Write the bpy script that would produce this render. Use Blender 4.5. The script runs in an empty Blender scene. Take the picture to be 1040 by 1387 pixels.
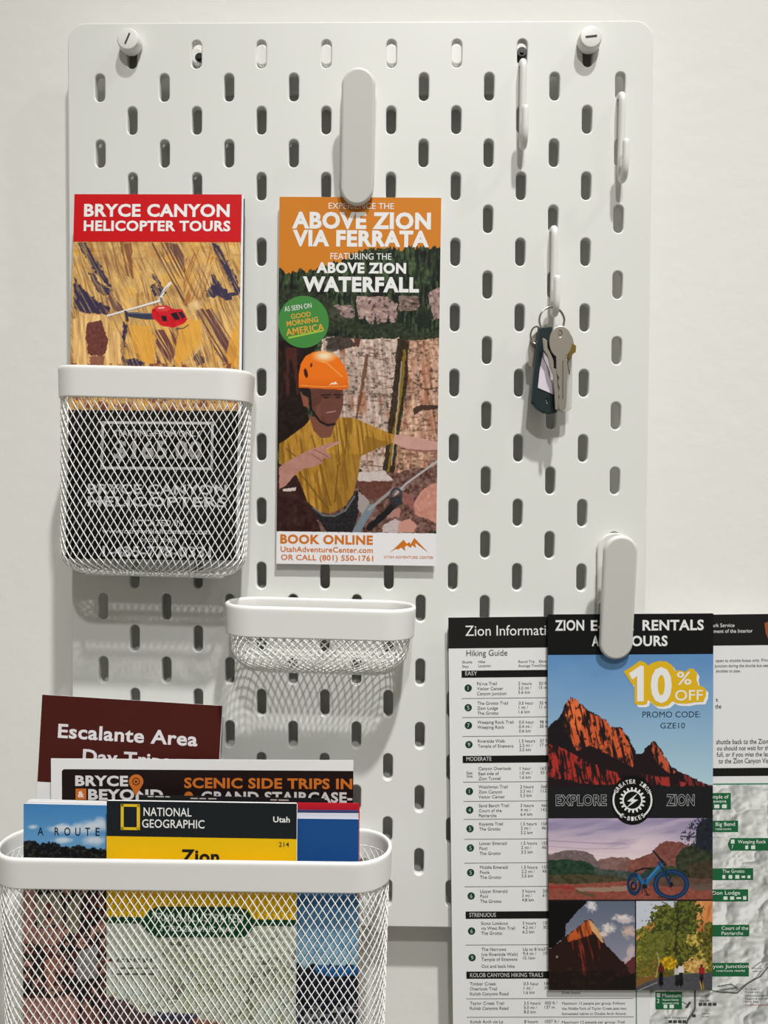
import bpy, bmesh, math, random
import numpy as np
from mathutils import Vector, Matrix

# ------------------------------------------------------------------ camera, light, exposure
SC = bpy.context.scene
COL = SC.collection
F_PX, CXP, CYP = 1000.0, 520.0, 693.5
A_, B_, G_ = math.radians(1.61), math.radians(0.87), math.radians(0.30)
CAM = np.array([163.8, 288.5, -460.6])             # millimetres: x right, y down, z into the wall (0 = board front)
def _rot(a, b, c):
    ca, sa, cb, sb, cc, sc = math.cos(a), math.sin(a), math.cos(b), math.sin(b), math.cos(c), math.sin(c)
    return (np.array([[cc, -sc, 0], [sc, cc, 0], [0, 0, 1]]) @ np.array([[cb, 0, sb], [0, 1, 0], [-sb, 0, cb]])
            @ np.array([[1, 0, 0], [0, ca, -sa], [0, sa, ca]]))
RM = _rot(A_, B_, G_)
OX, OY, OZ = 140.0, 281.0, 1.5                     # board centre goes to x=0, z=1.5 m
def mm2w(P):                                       # board millimetres -> metres in the room
    P = np.asarray(P, float)
    return np.stack([(P[..., 0] - OX) / 1000, P[..., 2] / 1000, OZ + (OY - P[..., 1]) / 1000], -1)
def w2mm(W):
    W = np.asarray(W, float)
    return np.stack([W[..., 0] * 1000 + OX, OY - (W[..., 2] - OZ) * 1000, W[..., 1] * 1000], -1)
def ray(px, py):
    d = np.stack([(np.asarray(px, float) - CXP) / F_PX, (np.asarray(py, float) - CYP) / F_PX, np.ones(np.shape(px))], -1)
    return d @ RM
def at(px, py, D):                                 # point of the room D millimetres in front of the board
    d = ray(px, py); t = (-D - CAM[2]) / d[..., 2]
    return mm2w(CAM + d * t[..., None] if np.ndim(t) else CAM + d * t)
def to_px(W):
    C = (w2mm(W) - CAM) @ RM.T
    return CXP + F_PX * C[..., 0] / C[..., 2], CYP + F_PX * C[..., 1] / C[..., 2]

cam_d = bpy.data.cameras.new('camera'); cam = bpy.data.objects.new('camera', cam_d); COL.objects.link(cam)
cam_d.sensor_fit = 'HORIZONTAL'; cam_d.sensor_width = 36; cam_d.lens = 36 * F_PX / 1040; cam_d.clip_start = 0.01
fx = lambda v: Vector((v[0], v[2], -v[1]))
r_, d_, f_ = fx(RM[0]), fx(RM[1]), fx(RM[2])
mw = Matrix((r_, -d_, -f_)).transposed().to_4x4(); mw.translation = Vector(mm2w(CAM)); cam.matrix_world = mw
SC.camera = cam

w = bpy.data.worlds.new('room_light'); SC.world = w; w.use_nodes = True
w.node_tree.nodes['Background'].inputs[0].default_value = (1.0, 0.955, 0.82, 1)
w.node_tree.nodes['Background'].inputs[1].default_value = 0.21

def lamp(name, loc, energy, radius, color, spot=0, aim=None):
    l = bpy.data.lights.new(name, 'SPOT' if spot else 'POINT'); l.energy = energy; l.shadow_soft_size = radius; l.color = color
    if spot: l.spot_size = math.radians(spot); l.spot_blend = 1.0
    o = bpy.data.objects.new(name, l); COL.objects.link(o)      
    o.location = Vector((0, 0, OZ)) + Vector(loc)
    if aim: o.rotation_euler = (Vector(aim) - Vector(loc)).to_track_quat('-Z', 'Y').to_euler()
lamp('ceiling_downlight', (0.42, -1.05, 2.125), 255, 0.045, (1.0, 0.985, 0.955), 40, (-0.15, 0, -1.4))
lamp('room_ceiling_lamp', (0.14, -1.50, 1.55), 54, 0.045, (1.0, 0.985, 0.955))
lamp('far_downlight', (1.75, -0.66, 2.2), 40, 0.05, (1.0, 0.985, 0.955))
SC.view_settings.view_transform = 'Standard'; SC.view_settings.look = 'None'
SC.view_settings.gamma = 1; SC.view_settings.use_curve_mapping = False
SC.view_settings.exposure = 0.03

# ------------------------------------------------------------------ helpers
def s2l(c):
    c = np.asarray(c, float) / 255
    return np.where(c <= 0.04045, c / 12.92, ((c + 0.055) / 1.055) ** 2.4)
GAIN = 1.07                                        # paper white in the room is seen at 1/GAIN of its albedo
def ink(r, g, b): return tuple(np.minimum(s2l((r, g, b)) * GAIN, 0.9)) + (1,)
MATS = {}
def mat(name, color, rough=0.5, metal=0.0, bump=0, bscale=200, trans=0, spec=0.5):
    if name in MATS: return MATS[name]
    m = bpy.data.materials.new(name); m.use_nodes = True; n = m.node_tree.nodes; l = m.node_tree.links
    b = n['Principled BSDF']; b.inputs['Base Color'].default_value = color if len(color) == 4 else (*color, 1)
    b.inputs['Roughness'].default_value = rough; b.inputs['Metallic'].default_value = metal
    b.inputs['Specular IOR Level'].default_value = spec
    if trans: b.inputs['Transmission Weight'].default_value = trans
    if bump:
        tc = n.new('ShaderNodeTexCoord'); t = n.new('ShaderNodeTexNoise'); t.inputs['Scale'].default_value = bscale; t.inputs['Detail'].default_value = 4
        bp = n.new('ShaderNodeBump'); bp.inputs['Strength'].default_value = bump; bp.inputs['Distance'].default_value = 0.001
        l.new(tc.outputs['Object'], t.inputs['Vector']); l.new(t.outputs['Fac'], bp.inputs['Height']); l.new(bp.outputs['Normal'], b.inputs['Normal'])
    MATS[name] = m; return m
def inkmat(r, g, b, rough=0.55): return mat('ink_%d_%d_%d' % (r, g, b), ink(r, g, b), rough, spec=0.2)

M_wall = mat('wall_paint', (0.82, 0.815, 0.785), 0.75, bump=0.25, bscale=90)
M_board = mat('white_board_lacquer', (0.755, 0.76, 0.735), 0.45)
M_white = mat('white_powder_coat', (0.80, 0.80, 0.78), 0.40)
M_plastic = mat('white_plastic', (0.80, 0.795, 0.775), 0.35)
M_clip = mat('off_white_plastic', (0.69, 0.685, 0.66), 0.45)
M_paper = mat('white_paper', (0.82, 0.82, 0.83), 0.6, spec=0.3)
M_dark = mat('black_plastic', (0.012, 0.012, 0.012), 0.4)
M_groove = mat('dark_groove', (0.05, 0.05, 0.05), 0.8)
M_steel = mat('nickel_key_metal', (0.50, 0.46, 0.40), 0.38, 0.85)
M_ring = mat('steel_wire', (0.45, 0.43, 0.40), 0.25, 1.0)
M_brass = mat('brass', (0.55, 0.38, 0.10), 0.3, 1.0)
M_tag = mat('dark_teal_plastic', (0.016, 0.028, 0.032), 0.3)
M_clear = mat('clear_plastic', (0.80, 0.80, 0.78), 0.2, spec=0.5, trans=0.75)

pm = bpy.data.materials.new('printed_picture'); pm.use_nodes = True
_a = pm.node_tree.nodes.new('ShaderNodeAttribute'); _a.attribute_name = 'print'
_b = pm.node_tree.nodes['Principled BSDF']; _b.inputs['Roughness'].default_value = 0.5; _b.inputs['Specular IOR Level'].default_value = 0.2
pm.node_tree.links.new(_a.outputs['Color'], _b.inputs['Base Color'])

def tag(o, label=None, cat=None, group=None, kind=None):
    if label: o['label'] = label
    if cat: o['category'] = cat
    if group: o['group'] = group
    if kind: o['kind'] = kind
    return o
def link(name, me, m=None, parent=None, smooth=None):
    o = bpy.data.objects.new(name, me); COL.objects.link(o)
    if m: me.materials.append(m)
    if parent: o.parent = parent
    if smooth is not None:
        me.shade_smooth()
        me.set_sharp_from_angle(angle=math.radians(smooth))
    return o
def empty(name, loc, rot=None):
    o = bpy.data.objects.new(name, None); COL.objects.link(o); o.location = loc; o.empty_display_size = 0.02
    if rot: o.rotation_euler = rot
    return o
def pyd(name, V, Fc):
    me = bpy.data.meshes.new(name); me.from_pydata([tuple(v) for v in V], [], Fc); me.update(); return me
def copy_thing(o, loc=None):
    c = o.copy(); COL.objects.link(c)
    if loc is not None: c.location = loc
    for ch in o.children:
        d = ch.copy(); COL.objects.link(d); d.parent = c
        for g in ch.children:
            e = g.copy(); COL.objects.link(e); e.parent = d
    return c
def eval_mesh(o, name):
    dg = bpy.context.evaluated_depsgraph_get(); dg.update()
    me = bpy.data.meshes.new_from_object(o.evaluated_get(dg)); me.name = name
    d = o.data; bpy.data.objects.remove(o)
    return me
def filled(name, loops, half, bevel=0, bres=2):
    """flat plate with holes in XY, thickness 2*half along Z"""
    cu = bpy.data.curves.new(name, 'CURVE'); cu.dimensions = '2D'; cu.fill_mode = 'BOTH'
    cu.extrude = max(half - bevel, 1e-6); cu.bevel_depth = bevel; cu.bevel_resolution = bres
    for lp in loops:
        sp = cu.splines.new('POLY'); sp.points.add(len(lp) - 1); sp.use_cyclic_u = True
        for p, q in zip(sp.points, lp): p.co = (q[0], q[1], 0, 1)
    o = bpy.data.objects.new(name, cu); COL.objects.link(o)
    me = eval_mesh(o, name); bpy.data.curves.remove(cu)
    me.materials.clear(); return me
def upright(me):                                   # XY plate -> stands in XZ, its +Z face looks at the camera (-Y)
    me.transform(Matrix(((1, 0, 0, 0), (0, 0, -1, 0), (0, 1, 0, 0), (0, 0, 0, 1))))
    return me
def rrect(x0, z0, x1, z1, r, n=8):
    out = []
    for cx, cz, a0 in ((x1 - r, z1 - r, 0), (x0 + r, z1 - r, 90), (x0 + r, z0 + r, 180), (x1 - r, z0 + r, 270)):
        for k in range(n + 1):
            a = math.radians(a0 + 90 * k / n); out.append((cx + r * math.cos(a), cz + r * math.sin(a)))
    return out
def tube(pts, r, seg=10, cap=True, rad=None, closed=False):
    """swept tube through points; returns verts, faces"""
    P = [Vector(p) for p in pts]; n = len(P); V = []; Fc = []
    up = Vector((1, 0, 0)); prev = None
    for i, p in enumerate(P):
        if closed: t = (P[(i + 1) % n] - P[i - 1]).normalized()
        else: t = (P[min(i + 1, n - 1)] - P[max(i - 1, 0)]).normalized()
        if prev is None:
            u = up if abs(t.dot(up)) < 0.9 else Vector((0, 1, 0))
            a = (u - t * u.dot(t)).normalized()
        else: a = (prev - t * prev.dot(t)).normalized()
        prev = a; b = t.cross(a); rr = rad[i] if rad else r
        for k in range(seg):
            an = 2 * math.pi * k / seg; V.append(p + a * (rr * math.cos(an)) + b * (rr * math.sin(an)))
    for i in range(n if closed else n - 1):
        j = (i + 1) % n
        for k in range(seg):
            Fc.append((i * seg + k, i * seg + (k + 1) % seg, j * seg + (k + 1) % seg, j * seg + k))
    if cap and not closed:
        Fc.append(tuple(range(seg))[::-1]); Fc.append(tuple((n - 1) * seg + k for k in range(seg)))
    return V, Fc
def smooth_path(pts, n=8):                          # Catmull-Rom
    P = [Vector(p) for p in pts]; out = []
    for i in range(len(P) - 1):
        p0, p1, p2, p3 = P[max(i - 1, 0)], P[i], P[i + 1], P[min(i + 2, len(P) - 1)]
        for k in range(n):
            t = k / n
            out.append(0.5 * ((2 * p1) + (p2 - p0) * t + (2 * p0 - 5 * p1 + 4 * p2 - p3) * t * t + (3 * p1 - p0 - 3 * p2 + p3) * t ** 3))
    out.append(P[-1]); return out
def boxmesh(name, x0, x1, y0, y1, z0, z1, bevel=0, seg=2):
    bm = bmesh.new(); bmesh.ops.create_cube(bm, size=1)
    for v in bm.verts: v.co = Vector((x0 + (v.co.x + .5) * (x1 - x0), y0 + (v.co.y + .5) * (y1 - y0), z0 + (v.co.z + .5) * (z1 - z0)))
    if bevel: bmesh.ops.bevel(bm, geom=bm.edges[:], offset=bevel, segments=seg, affect='EDGES', profile=0.5)
    me = bpy.data.meshes.new(name); bm.to_mesh(me); bm.free(); return me

# ------------------------------------------------------------------ setting
tag(link('wall_back', boxmesh('wall_back', -1.6, 1.6, 0.016, 0.12, 0.0, 2.7), M_wall), kind='structure',
    label='white painted wall with faint plaster texture')

# ------------------------------------------------------------------ pegboard
PITCH_X, PITCH_Y = 20.0, 20.1
def slot_mm(c, r): return c * PITCH_X, r * PITCH_Y
def slot_w(c, r, D=0):
    x, y = slot_mm(c, r); return Vector(mm2w((x, y, -D)))
bx = lambda X: (X - OX) / 1000
bz = lambda Y: OZ + (OY - Y) / 1000
BV = 0.0008
loops = [rrect(-0.180 + BV, -0.2837 + BV, 0.180 - BV, 0.2803 - BV, 0.011, 10)]
for r in range(1, 28):
    for c in (range(0, 15, 2) if r % 2 else range(-1, 16, 2)):
        X, Y = slot_mm(c, r); x = (X - OX) / 1000; z = (OY - Y) / 1000
        sw, sh = 0.0030 + BV, 0.0084 + BV
        loops.append([(x + sw * math.cos(a), z + math.copysign(sh - sw, s) + sw * math.sin(a))
                      for s, a0 in ((1, 0), (-1, math.pi)) for a in [a0 + math.pi * k / 8 for k in range(9)]])
me = upright(filled('pegboard', loops, 0.0025, BV, 2))
pegboard = link('pegboard', me, M_board, smooth=40)
pegboard.location = (0, 0.0025, OZ)
tag(pegboard, 'white pegboard with rounded corners and staggered upright slots on the wall', 'pegboard')

# rail behind the top slots with tabs that show in them
rail = empty('mounting_rail', slot_w(7, 2, -14))
def rl(v): return Vector(v) - rail.location
z1, z0 = bz(14), bz(38)
o = link('rail_bar', boxmesh('rail_bar', bx(32), bx(236), .0118, .0160, z0, z1, .001), M_plastic, rail)
o.data.transform(Matrix.Translation(-rail.location))
for c in (2, 4, 6, 8, 10):
    p = slot_w(c, 1, 0)
    m_ = upright(filled('rail_tab', [rrect(-.0027, -.0052, .0027, .0056, .0024, 6)], .0056, .0012))
    o = link('rail_tab', m_, M_plastic, rail, 50); o.location = Vector((p.x, .0068, p.z)) - rail.location
    if c == 2: o.scale = (0.9, 1, 0.75)
tag(rail, 'white mounting rail behind the pegboard, its tabs showing in the topmost slots', 'mounting rail')
for c, lab in ((2, 'small black screw in the top slot beside the left white screw cap'), (12, 'small black screw in the top slot above the highest white hook')):
    p = slot_w(c, 1, 0)
    bm = bmesh.new(); bmesh.ops.create_cone(bm, cap_ends=True, segments=20, radius1=.0036, radius2=.0029, depth=.006)
    bmesh.ops.create_cone(bm, cap_ends=True, segments=6, radius1=.0014, radius2=.0014, depth=.0012, matrix=Matrix.Translation((0, 0, .0034)))
    sm = bpy.data.meshes.new('screw'); bm.to_mesh(sm); bm.free(); upright(sm)
    o = link('screw', sm, M_dark); o.location = (p.x + (.0016 if c == 2 else 0), .0042, p.z + (-.0012 if c == 2 else .0016))
    tag(o, lab, 'screw', 'black screws behind the top slots')

# round knobs that hold the board
def make_knob():
    k = empty('thumb_screw', (0, 0, 0))
    prof = [(0.0, .0000), (.0052, .0000), (.0066, .0006), (.0070, .0016), (.0067, .0066), (.0061, .0074), (.0050, .0076), (0, .0076)]
    V = []; Fc = []; n = 40
    for rr, d in prof:
        for i in range(n):
            a = 2 * math.pi * i / n; V.append((rr * math.cos(a), -d, rr * math.sin(a)))
    for j in range(len(prof) - 1):
        for i in range(n): Fc.append((j * n + i, j * n + (i + 1) % n, (j + 1) * n + (i + 1) % n, (j + 1) * n + i))
    link('cap', pyd('cap', V, Fc), M_plastic, k, 40)
    link('screw_slot', boxmesh('screw_slot', -.0034, .0034, -.0079, -.0070, -.00045, .00045), M_groove, k)
    V, Fc = tube([(0, .0155, 0), (0, -.0002, 0)], .0028, 18)
    link('shaft', pyd('shaft', V, Fc), mat('grey_shaft', (.22, .215, .19), .6), k)
    return k
knob = make_knob()
tag(knob, 'round white screw cap whose dark slot stands nearly upright', 'screw', 'round white mounting screws')
p = slot_w(0, 1); knob.location = (p.x, 0, p.z + .0053); knob.rotation_euler = (0, -math.radians(66), 0)
for kx in (0, 14):                                    # grey spacer that fills the lower half of the slot
    p = slot_w(kx, 1); sp = upright(filled('wall_spacer', [rrect(-.0046, -.0105, .0046, .0100, .0044, 8)], .0045, .0006))
    o = link('wall_spacer', sp, mat('grey_spacer', (.24, .235, .21), .6)); o.location = (p.x, .0108, p.z)
    tag(o, 'grey spacer seen in the slot under the white screw cap whose slot ' + ('stands upright' if kx == 0 else 'lies level'), 'spacer', 'grey wall spacers')
p = slot_w(0, 1)
k2 = copy_thing(knob); p = slot_w(14, 1); k2.location = (p.x, 0, p.z + .0053); k2.rotation_euler = (0, -math.radians(6), 0)
k2['label'] = 'round white screw cap whose dark slot lies nearly level'

# ------------------------------------------------------------------ hooks
def make_hook():
    h = empty('peg_hook', (0, 0, 0))
    # (D mm, mm below slot centre)
    path = [(-9, 6.1), (-4, 6.2), (0, 6.4), (3.0, 7.2), (4.5, 9.6), (4.8, 13), (4.5, 21), (3.9, 34), (3.2, 48), (3.0, 53), (4.0, 57.2), (7.2, 59.6), (10.6, 57.8), (12.4, 53.5), (12.9, 46), (12.9, 37.5)]
    P = smooth_path([(0, -d / 1000, -y / 1000) for d, y in path], 6)
    n = len(P); rad = []
    for i, q in enumerate(P):
        rr = .0021
        rem = (Vector(P[-1]) - q).length
        if i > n - 12 and rem < .0021: rr = math.sqrt(max(.0021 ** 2 - (.0021 - rem) ** 2, 1e-8))
        rad.append(rr)
    split = next(i for i, q in enumerate(P) if q.z < -.0595 + .0005 or (q.y < -.0074))
    V, Fc = tube(P[:split + 1], .0021, 14, rad=rad[:split + 1]); link('stem', pyd('stem', V, Fc), M_plastic, h, 50)
    V, Fc = tube(P[split:], .0021, 14, rad=rad[split:])
    link('tip', pyd('tip', V, Fc), M_plastic, h, 50)
    return h
hook = make_hook(); hook.location = slot_w(12, 1)
tag(hook, 'empty white J hook in a top-row slot, with a black screw above it', 'hook', 'white J hooks on the pegboard')
h2 = copy_thing(hook, slot_w(15, 2)); h2['label'] = 'empty white J hook nearest the right edge of the pegboard'
h3 = copy_thing(hook, slot_w(13, 6)); h3['label'] = 'white J hook that carries the bunch of keys'

# ------------------------------------------------------------------ clips
def make_clip():
    c = empty('spring_clip', (0, 0, 0))
    H, W = .0385, .0100
    base = upright(filled('base_plate', [rrect(-W, -H * .84, W, H * .96, W * .999, 12)], .0012, .0008, 2))
    o = link('base_plate', base, M_clip, c, 50); o.location = (-0.0006, -.0014, .0008)
    fr = upright(filled('front_plate', [rrect(-W + .0016, -H + .0016, W - .0016, H - .0016, W * .999 - .0016, 14)], .0022, .0016, 3))
    o = link('front_plate', fr, M_clip, c, 50)
    o.location = (0, -.0118, 0); o.rotation_euler = (math.radians(8.5), 0, 0)
    V, Fc = tube([(-.0098, -.0066, -.0045), (.0098, -.0066, -.0045)], .0016, 12)
    link('hinge_pin', pyd('hinge_pin', V, Fc), M_steel, c, 50)
    for s in (-1, 1):
        link('hinge_lug', boxmesh('hinge_lug', s * .0072 - .0009, s * .0072 + .0009, -.0100, -.0020, -.0075, -.0015, .0004), M_clip, c)
    return c
clip = make_clip(); clip.location = at(484.5, 187, 11.8); clip.location.y = 0; clip.rotation_euler = (0, math.radians(1.2), 0)
tag(clip, 'white oblong clip holding the orange topped climbing card', 'clip', 'white oblong clips')
clip2 = copy_thing(clip, at(838, 810, 15.2)); clip2.location.y = 0; clip2.rotation_euler = (0, math.radians(-0.6), 0)
for ch in clip2.children:
    if ch.name.startswith('front_plate'): ch.location.y = -.0152; ch.location.x = -.0006
    if ch.name.startswith('base_plate'): ch.location.x = .0014
clip2['label'] = 'white oblong clip holding the black headed bike rental card'

# ------------------------------------------------------------------ mesh baskets
def outline(w, d, r, n):
    """closed rounded rectangle, n points of equal arc length; back edge at y=0, front at y=-d"""
    r = max(min(r, d / 2 - 1e-5, w / 2 - 1e-5), 1e-4)
    pts = rrect(-w / 2, -d, w / 2, 0, r, 16); pts.append(pts[0])
    L = [0]
    for a, b in zip(pts, pts[1:]): L.append(L[-1] + math.hypot(b[0] - a[0], b[1] - a[1]))
    T = np.linspace(0, L[-1], n, endpoint=False)
    # start at the middle of the back edge for steady correspondence
    A = np.array(pts); X = np.interp(T, L, A[:, 0]); Y = np.interp(T, L, A[:, 1])
    return np.stack([X, Y], 1)
M_mesh = mat('white_expanded_metal', (0.83, 0.83, 0.81), 0.45)
def make_basket(w, d, r, h, rb, taper, px_=4.45, py_=7.1, rim_h=.018, strand=.00088, ring=True):
    b = empty('mesh_basket', (0, 0, 0))                 # origin: back, top of rim, middle
    per = 2 * (w + d) - (8 - 2 * math.pi) * r
    n = int(round(per / (px_ / 1000))); hp = py_ / 2000
    wall_h = h - rb - .010
    path = []; s = 0; arc = rb * math.pi / 2; Ltot = wall_h + arc
    m = int(Ltot / hp)
    for j in range(m + 1):
        s = Ltot * j / m
        if s <= wall_h: path.append((taper * s / wall_h, -.010 - s))
        else:
            a = (s - wall_h) / rb; path.append((taper + rb * (1 - math.cos(a)), -.010 - wall_h - rb * math.sin(a)))
    V = []; idx = {}
    for j, (ins, z) in enumerate(path):
        ol = outline(w - 2 * ins, d - 2 * ins, max(r - ins * 0.6, .004), 2 * n)
        for i in range(2 * n):
            if (i + j) % 2 == 0: idx[i, j] = len(V); V.append((ol[i][0], ol[i][1] - ins, z))
    Fc = []
    for j in range(m + 1):
        for i in range(2 * n):
            if (i + j) % 2:
                q = [((i - 1) % (2 * n), j), (i, j + 1), ((i + 1) % (2 * n), j), (i, j - 1)]
                q = [idx[k] for k in q if k in idx]
                if len(q) >= 3: Fc.append(tuple(q))
    # flat floor of the basket
    ins, z = path[-1]; fw, fd = w - 2 * ins, d - 2 * ins
    if fd > .006:
        fi = {}
        def fv(i, j):
            if (i, j) not in fi: fi[i, j] = len(V); V.append((i * px_ / 2000, -d / 2 + j * hp, z))
            return fi[i, j]
        ni, nj = int(fw / 2 / (px_ / 2000)), int(fd / 2 / hp)
        for j in range(-nj, nj + 1):
            for i in range(-ni, ni + 1):
                if (i + j) % 2: 
                    q = [(i - 1, j), (i, j + 1), (i + 1, j), (i, j - 1)]
                    if all(abs(a) <= ni and abs(c) <= nj for a, c in q): Fc.append(tuple(fv(*k) for k in q))
    me = pyd('mesh_body', V, Fc); o = bpy.data.objects.new('t', me); COL.objects.link(o)
    md = o.modifiers.new('w', 'WIREFRAME'); md.thickness = strand; md.use_replace = True; md.use_even_offset = False; md.use_boundary = True
    link('mesh_body', eval_mesh(o, 'mesh_body'), M_mesh, b)
    # floor ring
    ol = outline(w - 2 * ins - .001, max(d - 2 * ins - .001, .004), max(r - ins * .6, .004), 80)
    V, Fc = tube([(p[0], p[1] - ins, z - .0006) for p in ol], .0011, 8, closed=True)
    if ring: link('floor_ring', pyd('floor_ring', V, Fc), M_white, b, 50)
    # rim band
    prof = [(-.0002, -rim_h), (.0008, -rim_h), (.0012, -rim_h + .0004), (.00123, -rim_h + .0010), (.00128, -rim_h + .002), (.00180, -.0034), (.0019, -.0018), (.0018, -.0006), (.0011, 0.0001), (.0002, 0.0002), (-.0004, -.0004), (-.0006, -.0016), (-.0003, -.004)]
    N = 120; V = []; Fc = []
    for off, z_ in prof:
        ol = outline(w + 2 * off, d + 2 * off, r + off, N)
        V += [(p[0], p[1] + off, z_) for p in ol]
    k = len(prof)
    for j in range(k):
        for i in range(N): Fc.append((j * N + i, j * N + (i + 1) % N, ((j + 1) % k) * N + (i + 1) % N, ((j + 1) % k) * N + i))
    link('rim', pyd('rim', V, Fc), M_white, b, 60)
    return b
def hang(b, xs):
    for x in xs:
        V, Fc = tube(smooth_path([(x, -.0006, -.016), (x, .0018, -.011), (x, .006, -.008), (x, .0112, -.008), (x, .0120, -.014)], 5), .0017, 8)
        link('hanger_hook', pyd('hanger_hook', V, Fc), M_white, b, 50)
ROLL = math.radians(1.2)
bk = make_basket(.1098, .036, .0145, .1200, .0130, .0010)
p = at(200.5, 497.0, 40); bk.location = (p[0], -.004, p[2]); bk.rotation_euler = (0, ROLL, 0); hang(bk, (-.040, .040))
tag(bk, 'white wire mesh basket holding the helicopter tour brochures', 'basket', 'white mesh baskets on the pegboard')
bs = make_basket(.1098, .036, .0172, .0415, .0180, .0020, 5.3, 4.5, ring=False)
p = at(430.3, 823.5, 40); bs.location = (p[0], -.004, p[2]); bs.rotation_euler = (0, ROLL, 0); hang(bs, (-.040, .040))
tag(bs, 'shallow empty white wire mesh basket in the middle of the pegboard', 'basket', 'white mesh baskets on the pegboard')
bb = make_basket(.2322, .041, .0198, .150, .0165, .0030, 4.75, 7.2)
p = at(252.0, 1164.5, 45); bb.location = (p[0], -.004, p[2]); bb.rotation_euler = (0, math.radians(0.0), 0); hang(bb, (-.080, .0, .080))
tag(bb, 'wide white wire mesh basket stuffed with maps and brochures', 'basket', 'white mesh baskets on the pegboard')

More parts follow.
